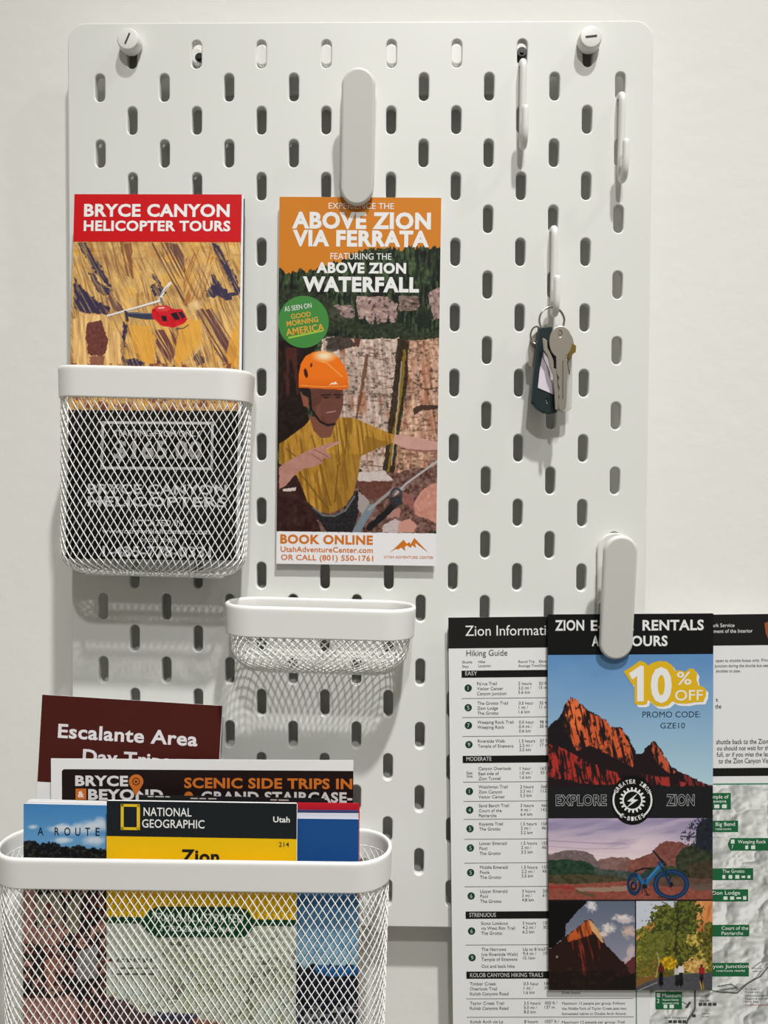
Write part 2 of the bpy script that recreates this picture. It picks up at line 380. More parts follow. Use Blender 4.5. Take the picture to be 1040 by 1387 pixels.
# ------------------------------------------------------------------ printed sheets
class Sheet:
    """a leaflet: paper body in its own upright frame; picture, lettering and panels are its children"""
    def __init__(s, name, label, cat, TL, TR, BL, dT, dB, thick=.0006, panels=1, body=None, group=None, dR=None):
        O, A, B = (Vector(at(*TL, dT)), Vector(at(*TR, dT if dR is None else dR)), Vector(at(*BL, dB)))
        s.U = (A - O).normalized(); s.w = (A - O).length
        V = B - O; V -= s.U * V.dot(s.U); s.V = V.normalized(); s.h = V.length
        s.N = s.V.cross(s.U).normalized(); s.O = O
        base = O + s.U * (s.w / 2) + s.V * s.h
        m = Matrix((s.U, -s.N, -s.V)).transposed().to_4x4(); m.translation = base
        V = []; Fc = []
        pt = thick / panels
        rnd = random.Random(name + label)
        for k in range(panels):
            y0, y1 = k * pt, k * pt + pt * (0.8 if panels > 1 else 1)
            e = 0 if k == 0 else rnd.uniform(.0001, .0004)
            x0, x1, zz = -s.w / 2 + e, s.w / 2 - (0 if k == 0 else rnd.uniform(-.0004, .0006)), s.h - (0 if k == 0 else rnd.uniform(0, .0006))
            b = len(V)
            V += [(x0, y0, 0), (x1, y0, 0), (x1, y1, 0), (x0, y1, 0), (x0, y0, zz), (x1, y0, zz), (x1, y1, zz), (x0, y1, zz)]
            Fc += [tuple(b + i for i in f) for f in ((0, 1, 5, 4), (1, 2, 6, 5), (2, 3, 7, 6), (3, 0, 4, 7), (4, 5, 6, 7), (3, 2, 1, 0))]
            if panels > 1 and k:                       # the fold along the left edge joins the panels
                f0 = len(V)
                V += [(-s.w / 2 + e, y0 - pt * .25, 0), (-s.w / 2 + e + .0012, y0 - pt * .25, 0), (-s.w / 2 + e + .0012, y0 + pt * .05, 0), (-s.w / 2 + e, y0 + pt * .05, 0)]
                V += [(a, c, zz - .0002) for a, c, _ in V[f0:f0 + 4]]
                Fc += [tuple(f0 + i for i in f) for f in ((0, 1, 5, 4), (1, 2, 6, 5), (2, 3, 7, 6), (3, 0, 4, 7), (4, 5, 6, 7), (3, 2, 1, 0))]
        s.o = link(name, pyd(name, V, Fc), body or M_paper); s.o.matrix_world = m
        tag(s.o, label, cat, group)
    def loc(s, px, py):
        d = ray(px, py); C = CAM
        O = w2mm(np.array(s.O)); n = np.array([s.N.x, -s.N.z, s.N.y]); 
        t = ((O - C) @ n) / (d @ n)
        P = mm2w(C + d * np.asarray(t)[..., None]) - np.array(s.O)
        return P @ np.array(s.U) - s.w / 2, s.h - P @ np.array(s.V)
    def back(s, x, z):
        W = np.array(s.O) + (np.asarray(x) + s.w / 2)[..., None] * np.array(s.U) + (s.h - np.asarray(z))[..., None] * np.array(s.V)
        return to_px(W)
    def y(s, layer): return -.00006 * layer
    def clampx(s, x): return np.clip(x, -s.w / 2, s.w / 2)
    def poly(s, name, pts, m, layer=1, parent=None, clip=True, loops=None):
        pts = np.array(pts, float); x, z = s.loc(pts[:, 0], pts[:, 1])
        if clip: x = s.clampx(x); z = np.clip(z, 0, s.h)
        me = pyd(name, [(a, s.y(layer), b) for a, b in zip(x, z)], [tuple(range(len(pts)))])
        return link(name, me, m, parent or s.o)
    def rect(s, name, x0, y0, x1, y1, m, layer=1, parent=None, full=(0, 0, 0, 0), r=0):
        """a panel square to the sheet's own edges; full = snap to sheet edges (left, top, right, bottom)"""
        xm, ym = (x0 + x1) / 2, (y0 + y1) / 2
        a = s.loc(x0, ym)[0]; b = s.loc(x1, ym)[0]; t = s.loc(xm, y0)[1]; u = s.loc(xm, y1)[1]
        if full[0]: a = -s.w / 2
        if full[2]: b = s.w / 2
        if full[1]: t = s.h
        if full[3]: u = 0
        a, b = s.clampx(a), s.clampx(b); t, u = min(t, s.h), max(u, 0)
        pts = (rrect(a, u, b, t, r, 5) if not full[2] else [(b, t)] + rrect(a, u, b, t, r, 5)[6:18] + [(b, u)]) if r else [(a, u), (b, u), (b, t), (a, t)]
        me = pyd(name, [(p[0], s.y(layer), p[1]) for p in pts], [tuple(range(len(pts)))])
        return link(name, me, m, parent or s.o)
    def letters(s, name, items, m, layer=2, parent=None, bold=0.0, outline_=0):
        """items: (text, x0, cap_top, x1, baseline[, degrees]) in pixels of the photograph, set square to the sheet; x1 None keeps natural width"""
        V = []; Fc = []
        for it in items:
            tx, x0, yt, x1, yb = it[:5]; deg = it[5] if len(it) > 5 else 0
            v, f = glyphs(tx, bold, outline_)
            if not len(v): continue
            H = cap_h(bold)
            xm = (x0 + (x1 if x1 is not None else x0)) / 2; ym = (yt + yb) / 2
            l0 = s.loc(x0, ym); l1 = s.loc(x1 if x1 is not None else x0 + 1, ym)
            t = s.loc(xm, yt)[1]; u = s.loc(xm, yb)[1]; k = (t - u) / H
            mn, mx = v[:, 0].min(), v[:, 0].max()
            kx = (l1[0] - l0[0]) / (mx - mn) if x1 is not None else k * .97
            X = (v[:, 0] - mn) * kx; Z = v[:, 1] * k
            if deg:
                a = math.radians(deg); cx, cz = X.max() / 2, (t - u) / 2
                X, Z = cx + (X - cx) * math.cos(a) - (Z - cz) * math.sin(a), cz + (X - cx) * math.sin(a) + (Z - cz) * math.cos(a)
            X = X + l0[0]; Z = Z + u
            b = len(V); yy = s.y(layer)
            V += [(a, yy, c) for a, c in zip(X, Z)]; Fc += [tuple(b + i for i in q) for q in f]
        return link(name, pyd(name, V, Fc), m, parent or s.o)
    def picture(s, name, x0, y0, x1, y1, fn, step=0.8, layer=1, full=(0, 0, 0, 0), parent=None):
        xm, ym = (x0 + x1) / 2, (y0 + y1) / 2
        a = s.loc(x0, ym)[0]; b = s.loc(x1, ym)[0]; t = s.loc(xm, y0)[1]; u = s.loc(xm, y1)[1]
        if full[0]: a = -s.w / 2
        if full[2]: b = s.w / 2
        if full[1]: t = s.h
        if full[3]: u = 0
        a, b = s.clampx(a), s.clampx(b); t, u = min(t, s.h), max(u, 0)
        nx = max(int((x1 - x0) / step), 2); ny = max(int((y1 - y0) / step), 2)
        gx, gz = np.meshgrid(np.linspace(a, b, nx), np.linspace(t, u, ny))
        gx, gz = gx.ravel(), gz.ravel()
        px, py = s.back(gx, gz)
        C = fn(px, py)
        lin = np.minimum(s2l(np.clip(C, 0, 255)) * GAIN, 0.9)
        co = np.stack([gx, np.full_like(gx, s.y(layer)), gz], 1).astype(np.float32)
        i = np.arange(nx * ny).reshape(ny, nx)
        q = np.stack([i[1:, :-1], i[1:, 1:], i[:-1, 1:], i[:-1, :-1]], -1).reshape(-1, 4)
        me = bpy.data.meshes.new(name); nf = len(q)
        me.vertices.add(len(co)); me.vertices.foreach_set('co', co.ravel())
        me.loops.add(nf * 4); me.loops.foreach_set('vertex_index', q.ravel().astype(np.int32))
        me.polygons.add(nf); me.polygons.foreach_set('loop_start', np.arange(0, nf * 4, 4, dtype=np.int32))
        me.update(calc_edges=True)
        at_ = me.color_attributes.new('print', 'FLOAT_COLOR', 'POINT')
        at_.data.foreach_set('color', np.concatenate([lin, np.ones((len(lin), 1))], 1).astype(np.float32).ravel())
        return link(name, me, pm, parent or s.o)

_G = {}
def glyphs(tx, bold=0.0, out=0):
    key = (tx, bold, out)
    if key in _G: return _G[key]
    cu = bpy.data.curves.new('t', 'FONT'); cu.body = tx; cu.size = 1; cu.resolution_u = 3; cu.offset = bold; cu.space_character = 1 + bold * 2.0
    if out: cu.fill_mode = 'NONE'; cu.bevel_depth = out; cu.bevel_resolution = 0; cu.use_fill_caps = True
    o = bpy.data.objects.new('t', cu); COL.objects.link(o)
    me = eval_mesh(o, 't'); bpy.data.curves.remove(cu)
    v = np.array([tuple(a.co)[:2] for a in me.vertices]).reshape(-1, 2); f = [tuple(p.vertices) for p in me.polygons if not out or p.normal.z > .05]
    bpy.data.meshes.remove(me)
    _G[key] = (v, f); return v, f
def cap_h(bold): return glyphs('H', bold)[0][:, 1].max()

# ---- procedural painting of the printed photographs
def _h(ix, iy, seed):
    n = (ix.astype(np.int64) * 374761393 + iy.astype(np.int64) * 668265263 + seed * 982451653) & 0xffffffff
    n = ((n ^ (n >> 13)) * 1274126177) & 0xffffffff
    return ((n ^ (n >> 16)) & 0xffff) / 65535.0
def vn(x, y, seed=0):
    ix, iy = np.floor(x), np.floor(y); fx_, fy = x - ix, y - iy
    fx_, fy = fx_ * fx_ * (3 - 2 * fx_), fy * fy * (3 - 2 * fy)
    a = _h(ix, iy, seed); b = _h(ix + 1, iy, seed); c = _h(ix, iy + 1, seed); d = _h(ix + 1, iy + 1, seed)
    return (a + (b - a) * fx_) + ((c + (d - c) * fx_) - (a + (b - a) * fx_)) * fy
def fbm(x, y, seed=0, o=4):
    s = 0; a = .5; t = 0
    for k in range(o): s = s + a * vn(x * 2 ** k, y * 2 ** k, seed + k * 17); t += a; a *= .55
    return s / t
class Pic:
    def __init__(s, px, py, ox=0, oy=0, sc=1.0, base=(128, 128, 128)):
        s.X = (px - ox) * sc; s.Y = (py - oy) * sc; s.C = np.tile(np.array(base, float), (len(px), 1)); s.sc = sc
    def mix(s, a, col):
        a = np.clip(np.asarray(a, float), 0, 1)[:, None]; s.C = s.C * (1 - a) + np.asarray(col, float) * a
    def inside(s, pts, jit=0, jsc=10, seed=1):
        X, Y = s.X, s.Y
        if jit:
            X = X + (fbm(X / jsc, Y / jsc, seed, 3) - .5) * 2 * jit; Y = Y + (fbm(X / jsc + 50, Y / jsc, seed + 5, 3) - .5) * 2 * jit
        P = np.array(pts, float); c = np.zeros(len(X), bool)
        x1, y1 = P[-1]
        for x0, y0 in P:
            if y0 != y1:
                k = ((y0 > Y) != (y1 > Y)); c ^= k & (X < (x1 - x0) * (Y - y0) / (y1 - y0) + x0)
            x1, y1 = x0, y0
        return c
    def fill(s, pts, col, jit=0, jsc=10, seed=1, a=1.0, var=0, vs=6):
        m = s.inside(pts, jit, jsc, seed)
        c = np.array(col, float)
        if var:
            n = fbm(s.X / vs, s.Y / vs, seed + 3) - .5
            c = c[None, :] + (n * 2 * var)[:, None]; mm = m[:, None] * a; s.C = s.C * (1 - mm) + c * mm
        else: s.mix(m * a, col)
        return m
    def line(s, pts, w, col, a=1.0, jit=0, jsc=10, seed=1, w2=None):
        X, Y = s.X, s.Y
        if jit: X = X + (fbm(X / jsc, Y / jsc, seed, 2) - .5) * 2 * jit
        n = len(pts) - 1
        for i in range(n):
            (x0, y0), (x1, y1) = pts[i], pts[i + 1]; dx, dy = x1 - x0, y1 - y0; L = dx * dx + dy * dy + 1e-9
            t = np.clip(((X - x0) * dx + (Y - y0) * dy) / L, 0, 1)
            d = np.hypot(X - x0 - t * dx, Y - y0 - t * dy)
            ww = w if w2 is None else w + (w2 - w) * (i + t) / n
            s.mix(np.clip((ww / 2 - d) / (.5 * s.sc) + .5, 0, 1) * a, col)
    def ell(s, cx, cy, rx, ry, col, rot=0, a=1.0, soft=0.0, ring=0, jit=0, seed=1):
        an = math.radians(rot); dx, dy = s.X - cx, s.Y - cy
        u = (dx * math.cos(an) + dy * math.sin(an)) / rx; v = (-dx * math.sin(an) + dy * math.cos(an)) / ry
        r = np.hypot(u, v)
        if jit: r = r + (fbm(s.X / 12, s.Y / 12, seed, 3) - .5) * 2 * jit
        k = .5 * s.sc / min(rx, ry)
        if ring: al = np.clip((1 - r) / k + .5, 0, 1) * np.clip((r - 1 + ring) / k + .5, 0, 1)
        elif soft: al = np.clip((1 - r) / soft, 0, 1)
        else: al = np.clip((1 - r) / k + .5, 0, 1)
        s.mix(al * a, col)
    def aniso(s, ang, along, across, seed, o=3):
        an = math.radians(ang); u = s.X * math.cos(an) + s.Y * math.sin(an); v = -s.X * math.sin(an) + s.Y * math.cos(an)
        return fbm(u / along, v / across, seed, o)
    def grade(s, m, y0, y1, c0, c1, axis=1):
        t = np.clip(((s.Y if axis else s.X) - y0) / (y1 - y0), 0, 1)[:, None]
        c = np.array(c0, float) * (1 - t) + np.array(c1, float) * t; mm = np.asarray(m, float)[:, None]; s.C = s.C * (1 - mm) + c * mm
# ------------------------------------------------------------------ white ink and friends
I_white = mat('white_ink', (0.84, 0.84, 0.84), 0.5, spec=0.3)
I_black = mat('black_ink', (0.012, 0.012, 0.012), 0.45, spec=0.3)

# ================= helicopter brochures in the left basket
def canyon(px, py):
    p = Pic(px, py, 70, 240, 3.586, (204, 164, 102))
    n = p.aniso(68, 90, 14, 3); n2 = fbm(p.X / 40, p.Y / 40, 9); n3 = fbm(p.X / 6, p.Y / 6, 12, 2)
    p.C += ((n - .5) * 70 + (n2 - .5) * 60 + (n3 - .5) * 30)[:, None] * np.array([1, .95, .7])
    p.mix(np.clip((n2 - .52) * 5, 0, 1) * .5, (216, 158, 60))
    p.mix((p.Y < 400) * np.clip((fbm(p.X / 60, p.Y / 18, 4) - .5) * 6, 0, 1) * .4, (178, 120, 55))
    d = p.aniso(66, 200, 7, 21, 2)
    def stripes(pts, col, th=.52, seed=21, ang=66, k=12, a=.9):
        m = p.inside(pts, 10, 30, seed); q = p.aniso(ang, 220, 8, seed, 2)
        p.mix(m * np.clip((q - th) * k, 0, 1) * a, col)
    stripes([(470, 320), (640, 320), (660, 640), (600, 560)], (95, 60, 55), .5, 5, 62)
    stripes([(330, 320), (390, 320), (395, 500), (360, 470)], (130, 80, 55), .5, 6, 78)
    stripes([(640, 400), (760, 320), (800, 420), (740, 600), (640, 620)], (165, 105, 55), .54, 7, 108)
    stripes([(700, 640), (780, 640), (910, 800), (880, 920), (820, 900)], (85, 50, 60), .44, 8, 58)
    stripes([(500, 740), (620, 730), (580, 920), (510, 900)], (92, 50, 55), .40, 9, 60)
    stripes([(380, 560), (480, 560), (520, 620), (420, 640)], (170, 115, 60), .5, 10, 85)
    stripes([(290, 560), (350, 640), (330, 660), (260, 600)], (90, 60, 65), .4, 11, 60)
    for sd, ang, sc_ in ((51, 64, 1.0), (54, 72, .7), (53, 76, 1.2)):     # fine weathered grooves all over the slopes
        q = p.aniso(ang, 130, 5 * sc_, sd, 2); g = fbm(p.X / 90, p.Y / 110, sd + 4, 2)
        p.mix(np.clip((q - .60) * 9, 0, 1) * np.clip((g - .42) * 6, 0, 1) * .6, (122, 80, 52)); p.mix(np.clip((.36 - q) * 8, 0, 1) * np.clip((g - .42) * 6, 0, 1) * .35, (232, 200, 146))
    navy = (48, 42, 72)
    for q in ([(125, 318), (165, 318), (210, 390), (280, 500), (290, 545), (240, 500), (175, 410)], [(180, 465), (205, 470), (240, 520), (300, 552), (270, 578), (225, 560), (200, 520)],
              [(106, 488), (150, 535), (215, 598), (282, 632), (275, 668), (200, 660), (150, 658), (106, 632)], [(780, 318), (800, 318), (850, 400), (905, 500), (918, 560), (890, 560), (850, 470), (800, 400)],
              [(772, 470), (800, 478), (815, 520), (860, 560), (915, 545), (905, 575), (850, 598), (800, 575), (790, 520)], [(748, 552), (765, 552), (770, 515), (800, 530), (800, 582), (752, 584)],
              [(480, 530), (500, 510), (520, 540), (560, 555), (545, 580), (500, 584)], [(480, 460), (500, 470), (560, 560), (540, 570)],
              [(335, 835), (360, 880), (400, 880), (455, 908), (440, 920), (330, 920)], [(690, 870), (722, 835), (745, 900), (700, 920)], [(106, 820), (130, 825), (130, 860), (106, 850)], [(345, 700), (365, 720), (360, 850), (345, 780)]):
        m = p.inside(q, 11, 16, 31); st = p.aniso(62, 90, 6, 33, 2); p.mix(m * np.where(st < .40, .35, .94), navy)
    m = p.inside([(106, 690), (170, 665), (260, 670), (290, 740), (330, 760), (340, 920), (106, 920)], 8, 20, 2)
    q = p.aniso(88, 120, 12, 41, 3); p.C = np.where(m[:, None], np.array([214, 172, 112]) + ((q - .5) * 120)[:, None] * np.array([1, .95, .8]), p.C)
    p.fill([(172, 712), (240, 695), (262, 760), (278, 790), (262, 862), (185, 870), (165, 790)], (92, 44, 46), 8, 16, 3, .9, 20, 8)
    p.fill([(180, 870), (260, 868), (255, 912), (190, 915)], (120, 70, 62), 8, 14, 4, .8)
    for pts in ([(385, 720), (480, 720), (505, 800), (490, 920), (440, 890), (390, 820)], [(620, 700), (730, 690), (720, 790), (690, 850), (620, 915), (600, 880)], [(860, 800), (930, 640), (930, 920), (850, 920)]):
        m = p.inside(pts, 12, 25, 6); q = p.aniso(75, 90, 22, 15, 3); p.mix(m * (.55 + .4 * q), (222, 160, 58))
    p.ell(700, 620, 45, 35, (232, 200, 150), a=.7, soft=.8)
    # lower continuation behind the basket rim
    p.mix((p.Y > 905) * np.clip((fbm(p.X / 22, p.Y / 30, 8) - .5) * 8, 0, 1) * .8, (110, 55, 45))
    # helicopter
    p.line([(272, 674), (420, 632), (535, 598)], 11, (226, 222, 218)); p.line([(272, 678), (535, 604)], 3, (120, 110, 110))
    p.line([(525, 592), (548, 545), (575, 515)], 13, (222, 220, 220)); p.line([(518, 585), (560, 535)], 4, (140, 135, 140))
    p.line([(530, 590), (545, 625)], 12, (120, 110, 110))
    p.fill([(362, 656), (500, 660), (510, 692), (440, 690), (370, 678)], (52, 58, 78)); p.line([(370, 660), (490, 662)], 4, (110, 120, 135))
    p.fill([(352, 648), (368, 650), (376, 702), (360, 700)], (60, 55, 70))
    p.fill([(485, 645), (508, 626), (555, 622), (590, 640), (635, 642), (660, 690), (642, 712), (590, 732), (530, 722), (505, 695), (488, 684)], (196, 22, 34), var=22, vs=12)
    p.fill([(500, 632), (550, 626), (580, 640), (560, 652), (510, 650)], (205, 60, 62))
    p.fill([(575, 664), (606, 655), (625, 690), (600, 694)], (30, 22, 34)); p.fill([(612, 655), (632, 652), (650, 680), (634, 690)], (40, 34, 48))
    p.fill([(530, 675), (556, 672), (562, 700), (540, 700)], (38, 22, 34))
    p.line([(604, 738), (640, 734), (664, 718)], 5, (70, 66, 70)); p.line([(520, 636), (545, 634)], 6, (240, 200, 195))
    return p.C
hb = Sheet('brochure', 'helicopter tour brochure with a red heading, in front of its stack', 'brochure', (100.8, 263), (327.5, 263.4), (102, 757), 11.4, 26, .0012, 3, group='helicopter tour brochures')
hb.rect('heading_band', 100, 263, 328, 328, inkmat(196, 10, 20), 1, full=(1, 1, 1, 0))
hb.picture('canyon_photo', 99, 327.5, 328.5, 556, canyon, .75, 1, full=(1, 0, 1, 0))
hb.rect('price_panel', 99, 556, 328, 757, inkmat(20, 20, 22), 1, full=(1, 0, 1, 1))
hb.letters('title_lettering', [('BRYCE CANYON', 114, 276.5, 311, 293), ('HELICOPTER TOURS', 113.5, 299, 312, 312.5)], I_white, 2, bold=.034)
hb.letters('price_lettering', [('STARTING FROM ONLY', 154, 583, 272, 591), ('$165.00', 154, 597, 273, 621), ('BRYCE CANYON', 119, 656, 307, 669), ('HELICOPTERS', 119, 673, 307, 686),
    ('LOCATED IN', 180, 704, 247, 712), ('www.canyonhelicopters.com', 138, 716, 284, 723), ('or call today', 190, 727, 240, 734), ('1-435-778-0331', 139, 740, 286, 754)], inkmat(205, 205, 208), 2, bold=.02)
a0, a1, b0, b1 = 137, 289, 571, 636
for q in ((a0, b0, a1, b0 + 3.5), (a0, b1 - 3.5, a1, b1), (a0, b0, a0 + 3.5, b1), (a1 - 3.5, b0, a1, b1)): hb.rect('price_frame', *q, inkmat(200, 200, 204), 2)
s_ = Sheet('brochure', 'pale edged brochure just behind the front helicopter brochure', 'brochure', (102, 265.5), (329.8, 264.6), (102, 756), 10.1, 24.8, .0008, 2, group='helicopter tour brochures')
s_ = Sheet('brochure', 'dark edged brochure at the back of the helicopter stack', 'brochure', (103.5, 270), (331.2, 269), (102.5, 756), 9.0, 23.6, .0008, 1, body=inkmat(52, 58, 72), group='helicopter tour brochures')

# ================= climbing card under the upper clip
def climb(px, py):
    z = lambda q: q
    p = Pic(px, py, 360, 240, 4.0, (204, 124, 34))            # zoom frame of the card, 4 units a pixel
    X, Y = p.X, p.Y
    edge = np.interp(X, [72, 180, 270, 380, 440, 480, 540, 640, 760, 860, 950], [512, 508, 505, 465, 440, 400, 395, 392, 385, 383, 378])
    tips = vn(X / 9, np.zeros_like(X), 5) * 26 + vn(X / 23, np.zeros_like(X), 6) * 22
    tree = Y > edge + 22 - tips
    n1 = fbm(X / 16, Y / 26, 3, 4); n2 = fbm(X / 60, Y / 50, 13, 3)
    g = np.array([34, 44, 30]) + (np.clip(n1 - .35, 0, 1) * 130)[:, None] * np.array([.72, .9, .55]) + ((n2 - .5) * 60)[:, None] * np.array([.7, .9, .5])
    g *= np.where(vn(X / 8, Y / 60, 77) < .42, .45, 1.0)[:, None]
    p.C = np.where(tree[:, None], g, p.C)
    def rock(pts, base, seed, ang=75, al=60, ac=12, amp=110, jit=14):
        m = p.inside(pts, jit, 30, seed); q = p.aniso(ang, al, ac, seed, 4); q2 = fbm(X / 14, Y / 14, seed + 4, 3)
        c = np.array(base, float) + ((q - .5) * amp + (q2 - .5) * amp * .8)[:, None] * np.array([1, .95, .92])
        c *= (1 - .45 * np.clip((.36 - q2) * 8, 0, 1))[:, None]
        p.C = np.where(m[:, None], c, p.C); return m
    rock([(340, 700), (460, 690), (500, 760), (430, 790), (350, 770)], (140, 118, 114), 4, 10)
    rock([(490, 650), (640, 640), (720, 690), (700, 780), (560, 800), (490, 750)], (156, 130, 124), 5, 15)
    rock([(880, 620), (945, 600), (945, 760), (885, 770)], (148, 122, 118), 6, 70)
    rock([(720, 640), (830, 650), (830, 720), (720, 720)], (120, 100, 92), 7, 20)
    for k in range(16):                                        # dark firs over the ledges
        x = 480 + _h(np.array([k]), np.array([3]), 8)[0] * 440; y = 660 + _h(np.array([k]), np.array([5]), 9)[0] * 150
        if 560 < x < 690 and y < 790: y += 70
        hgt = 70 + 60 * _h(np.array([k]), np.array([7]), 3)[0]
        p.fill([(x - 20, y + hgt), (x, y), (x + 20, y + hgt)], (26, 36, 26), 6, 8, k, .92, 14, 6)
    p.fill([(72, 600), (330, 640), (420, 760), (500, 800), (720, 790), (830, 840), (945, 830), (945, 880), (700, 890), (520, 860), (380, 820), (300, 880), (72, 920)], (44, 52, 36), 18, 24, 10, .85, 34, 12)
    # cliff, below
    rock([(300, 880), (390, 860), (520, 880), (720, 870), (720, 1300), (640, 1660), (380, 1500), (300, 1000)], (182, 160, 148), 20, 84, 160, 10, 100, 10)
    rock([(760, 890), (945, 870), (945, 1900), (660, 1900), (720, 1400), (770, 1100)], (178, 140, 118), 21, 80, 90, 14, 120, 10)
    m = p.inside([(300, 880), (945, 870), (945, 1700), (380, 1700)]); q = p.aniso(4, 60, 10, 25, 3)
    p.mix(m * np.clip((.36 - q) * 8, 0, 1) * .7, (92, 66, 56)); q = p.aniso(85, 140, 18, 26, 2); p.mix(m * np.clip((q - .62) * 7, 0, 1) * .6, (150, 86, 58))
    p.fill([(330, 870), (460, 860), (480, 920), (330, 960)], (40, 34, 30), 16, 20, 22, .8, 20, 10)
    p.fill([(480, 870), (520, 870), (500, 920), (475, 910)], (80, 40, 36), 5, 10, 2, .9)
    m = p.inside([(540, 960), (560, 960), (520, 1200), (490, 1330), (480, 1330)], 6, 20, 3); p.mix(m * .8, (96, 62, 40))
    # wet streak
    p.fill([(715, 870), (775, 890), (765, 1120), (730, 1300), (690, 1640), (630, 1600), (660, 1380), (690, 1120)], (50, 38, 24), 8, 20, 23, .95, 20, 12)
    p.line([(752, 940), (735, 1150), (705, 1330), (660, 1600)], 16, (140, 108, 36), .85, 6, 20); p.line([(735, 1000), (715, 1250), (680, 1560)], 7, (176, 168, 150), .8, 4, 20)
    p.fill([(800, 1250), (850, 1230), (930, 1240), (930, 1260), (850, 1262), (800, 1290)], (50, 34, 28), 6, 14, 6, .85)
    p.line([(800, 1110), (860, 1150), (940, 1140)], 8, (70, 50, 40), .7, 6)
    # shaded left side
    p.fill([(72, 880), (170, 900), (300, 860), (240, 980), (190, 1200), (240, 1310), (230, 1400), (60, 1480)], (30, 18, 16), 12, 30, 24, 1, 16, 16)
    q = p.aniso(88, 120, 16, 71, 2); p.mix(p.inside([(72, 920), (180, 930), (180, 1180), (72, 1200)], 8, 20, 3) * np.clip((q - .5) * 6, 0, 1) * .7, (88, 42, 34))
    # ground and boulders
    p.fill([(72, 1660), (260, 1720), (430, 1800), (500, 1600), (700, 1600), (945, 1560), (945, 1925), (72, 1925)], (104, 74, 66), 16, 30, 30, 1, 60, 14)
    p.fill([(60, 1560), (180, 1560), (260, 1760), (280, 1925), (60, 1925)], (48, 27, 24), 6, 30, 61, 1, 18, 20); p.fill([(72, 1690), (180, 1660), (260, 1760), (300, 1925), (72, 1925)], (52, 28, 25), 10, 30, 31, 1, 22, 20)
    p.fill([(90, 1690), (165, 1680), (160, 1700), (95, 1702)], (200, 186, 182))
    p.fill([(500, 1600), (640, 1590), (690, 1640), (650, 1652), (500, 1646)], (196, 182, 178), 5, 14, 33, 1, 16, 10)
    p.fill([(500, 1648), (690, 1646), (670, 1720), (560, 1750), (500, 1710)], (98, 58, 50), 8, 20, 34, 1, 18, 10)
    p.fill([(800, 1770), (840, 1700), (900, 1662), (945, 1655), (945, 1890), (880, 1850), (810, 1830)], (190, 134, 118), 5, 20, 35, 1, 26, 18)
    p.fill([(740, 1700), (800, 1730), (800, 1800), (740, 1760)], (140, 90, 84), 5, 16, 36, 1, 18, 10)
    p.fill([(640, 1880), (700, 1850), (760, 1880), (740, 1925), (630, 1925)], (188, 172, 172), 6, 16, 37, 1, 16, 8)
    p.fill([(720, 1870), (780, 1850), (820, 1890), (800, 1925), (715, 1925)], (192, 140, 126), 5, 14, 38)
    p.fill([(650, 1810), (730, 1790), (725, 1840), (660, 1850)], (168, 120, 112), 6, 14, 39)
    # person with helmet
    p.fill([(235, 1290), (372, 1330), (385, 1400), (300, 1460), (235, 1400)], (118, 72, 56))
    sh = [(72, 1446), (140, 1400), (212, 1345), (240, 1310), (256, 1370), (300, 1415), (350, 1410), (372, 1350), (388, 1300), (470, 1302), (560, 1340), (700, 1400), (692, 1440), (600, 1472), (512, 1512), (502, 1610), (472, 1720), (420, 1790), (350, 1822), (282, 1812), (228, 1760), (170, 1620), (72, 1550)]
    m = p.fill(sh, (172, 126, 46), 3, 14, 40, 1, 14, 22)
    q = p.aniso(82, 150, 13, 44, 2); p.mix(m * np.clip((q - .55) * 9, 0, 1) * .65, (112, 78, 24)); p.mix(m * np.clip((.4 - q) * 8, 0, 1) * .45, (206, 164, 78))
    p.mix(m * (Y > 1500) * (X > 300) * .35, (120, 84, 26)); p.fill([(540, 1400), (600, 1420), (690, 1440), (600, 1472), (520, 1508)], (130, 92, 30), 4, 12, 3, .7)
    for a, b in (((250, 1400), (350, 1780)), ((380, 1330), (400, 1560)), ((440, 1340), (430, 1500)), ((180, 1600), (340, 1800)), ((390, 1560), (375, 1760)), ((110, 1470), (190, 1540))):
        p.line([a, b], 7, (104, 70, 22), .8, 4, 16)
    p.fill([(232, 1145), (418, 1140), (420, 1230), (402, 1290), (375, 1336), (325, 1348), (272, 1312), (240, 1250)], (92, 54, 46), var=10, vs=30); p.fill([(300, 1200), (415, 1190), (416, 1236), (400, 1286), (372, 1330), (330, 1330), (305, 1290)], (112, 68, 58), 2, 16, 3, .6)
    p.fill([(270, 1240), (300, 1220), (300, 1330), (272, 1308)], (112, 68, 54)); p.fill([(186, 1160), (226, 1160), (234, 1250), (205, 1240)], (134, 78, 60))
    p.line([(300, 1182), (348, 1178)], 7, (40, 24, 22)); p.line([(372, 1178), (408, 1180)], 7, (40, 24, 22)); p.ell(328, 1194, 15, 5, (44, 28, 26)); p.ell(390, 1194, 13, 5, (44, 28, 26))
    p.fill([(360, 1190), (374, 1190), (386, 1240), (352, 1244)], (104, 62, 50)); p.line([(322, 1276), (352, 1272), (384, 1264)], 7, (128, 64, 58)); p.line([(330, 1276), (378, 1268)], 3, (190, 170, 160))
    p.line([(238, 1160), (246, 1260), (296, 1326), (335, 1345), (372, 1338)], 11, (24, 20, 20)); p.fill([(178, 1140), (242, 1140), (240, 1200), (200, 1180)], (30, 22, 20))
    hel = [(178, 1140), (178, 1070), (190, 1010), (215, 970), (255, 948), (300, 942), (352, 950), (392, 975), (422, 1015), (444, 1070), (450, 1140), (425, 1152), (300, 1146)]
    m = p.fill(hel, (228, 112, 22)); p.mix(m * np.clip((Y - 1080) / 70, 0, 1) * .35, (180, 70, 10)); p.ell(318, 968, 76, 40, (250, 226, 190), a=.95, soft=.8)
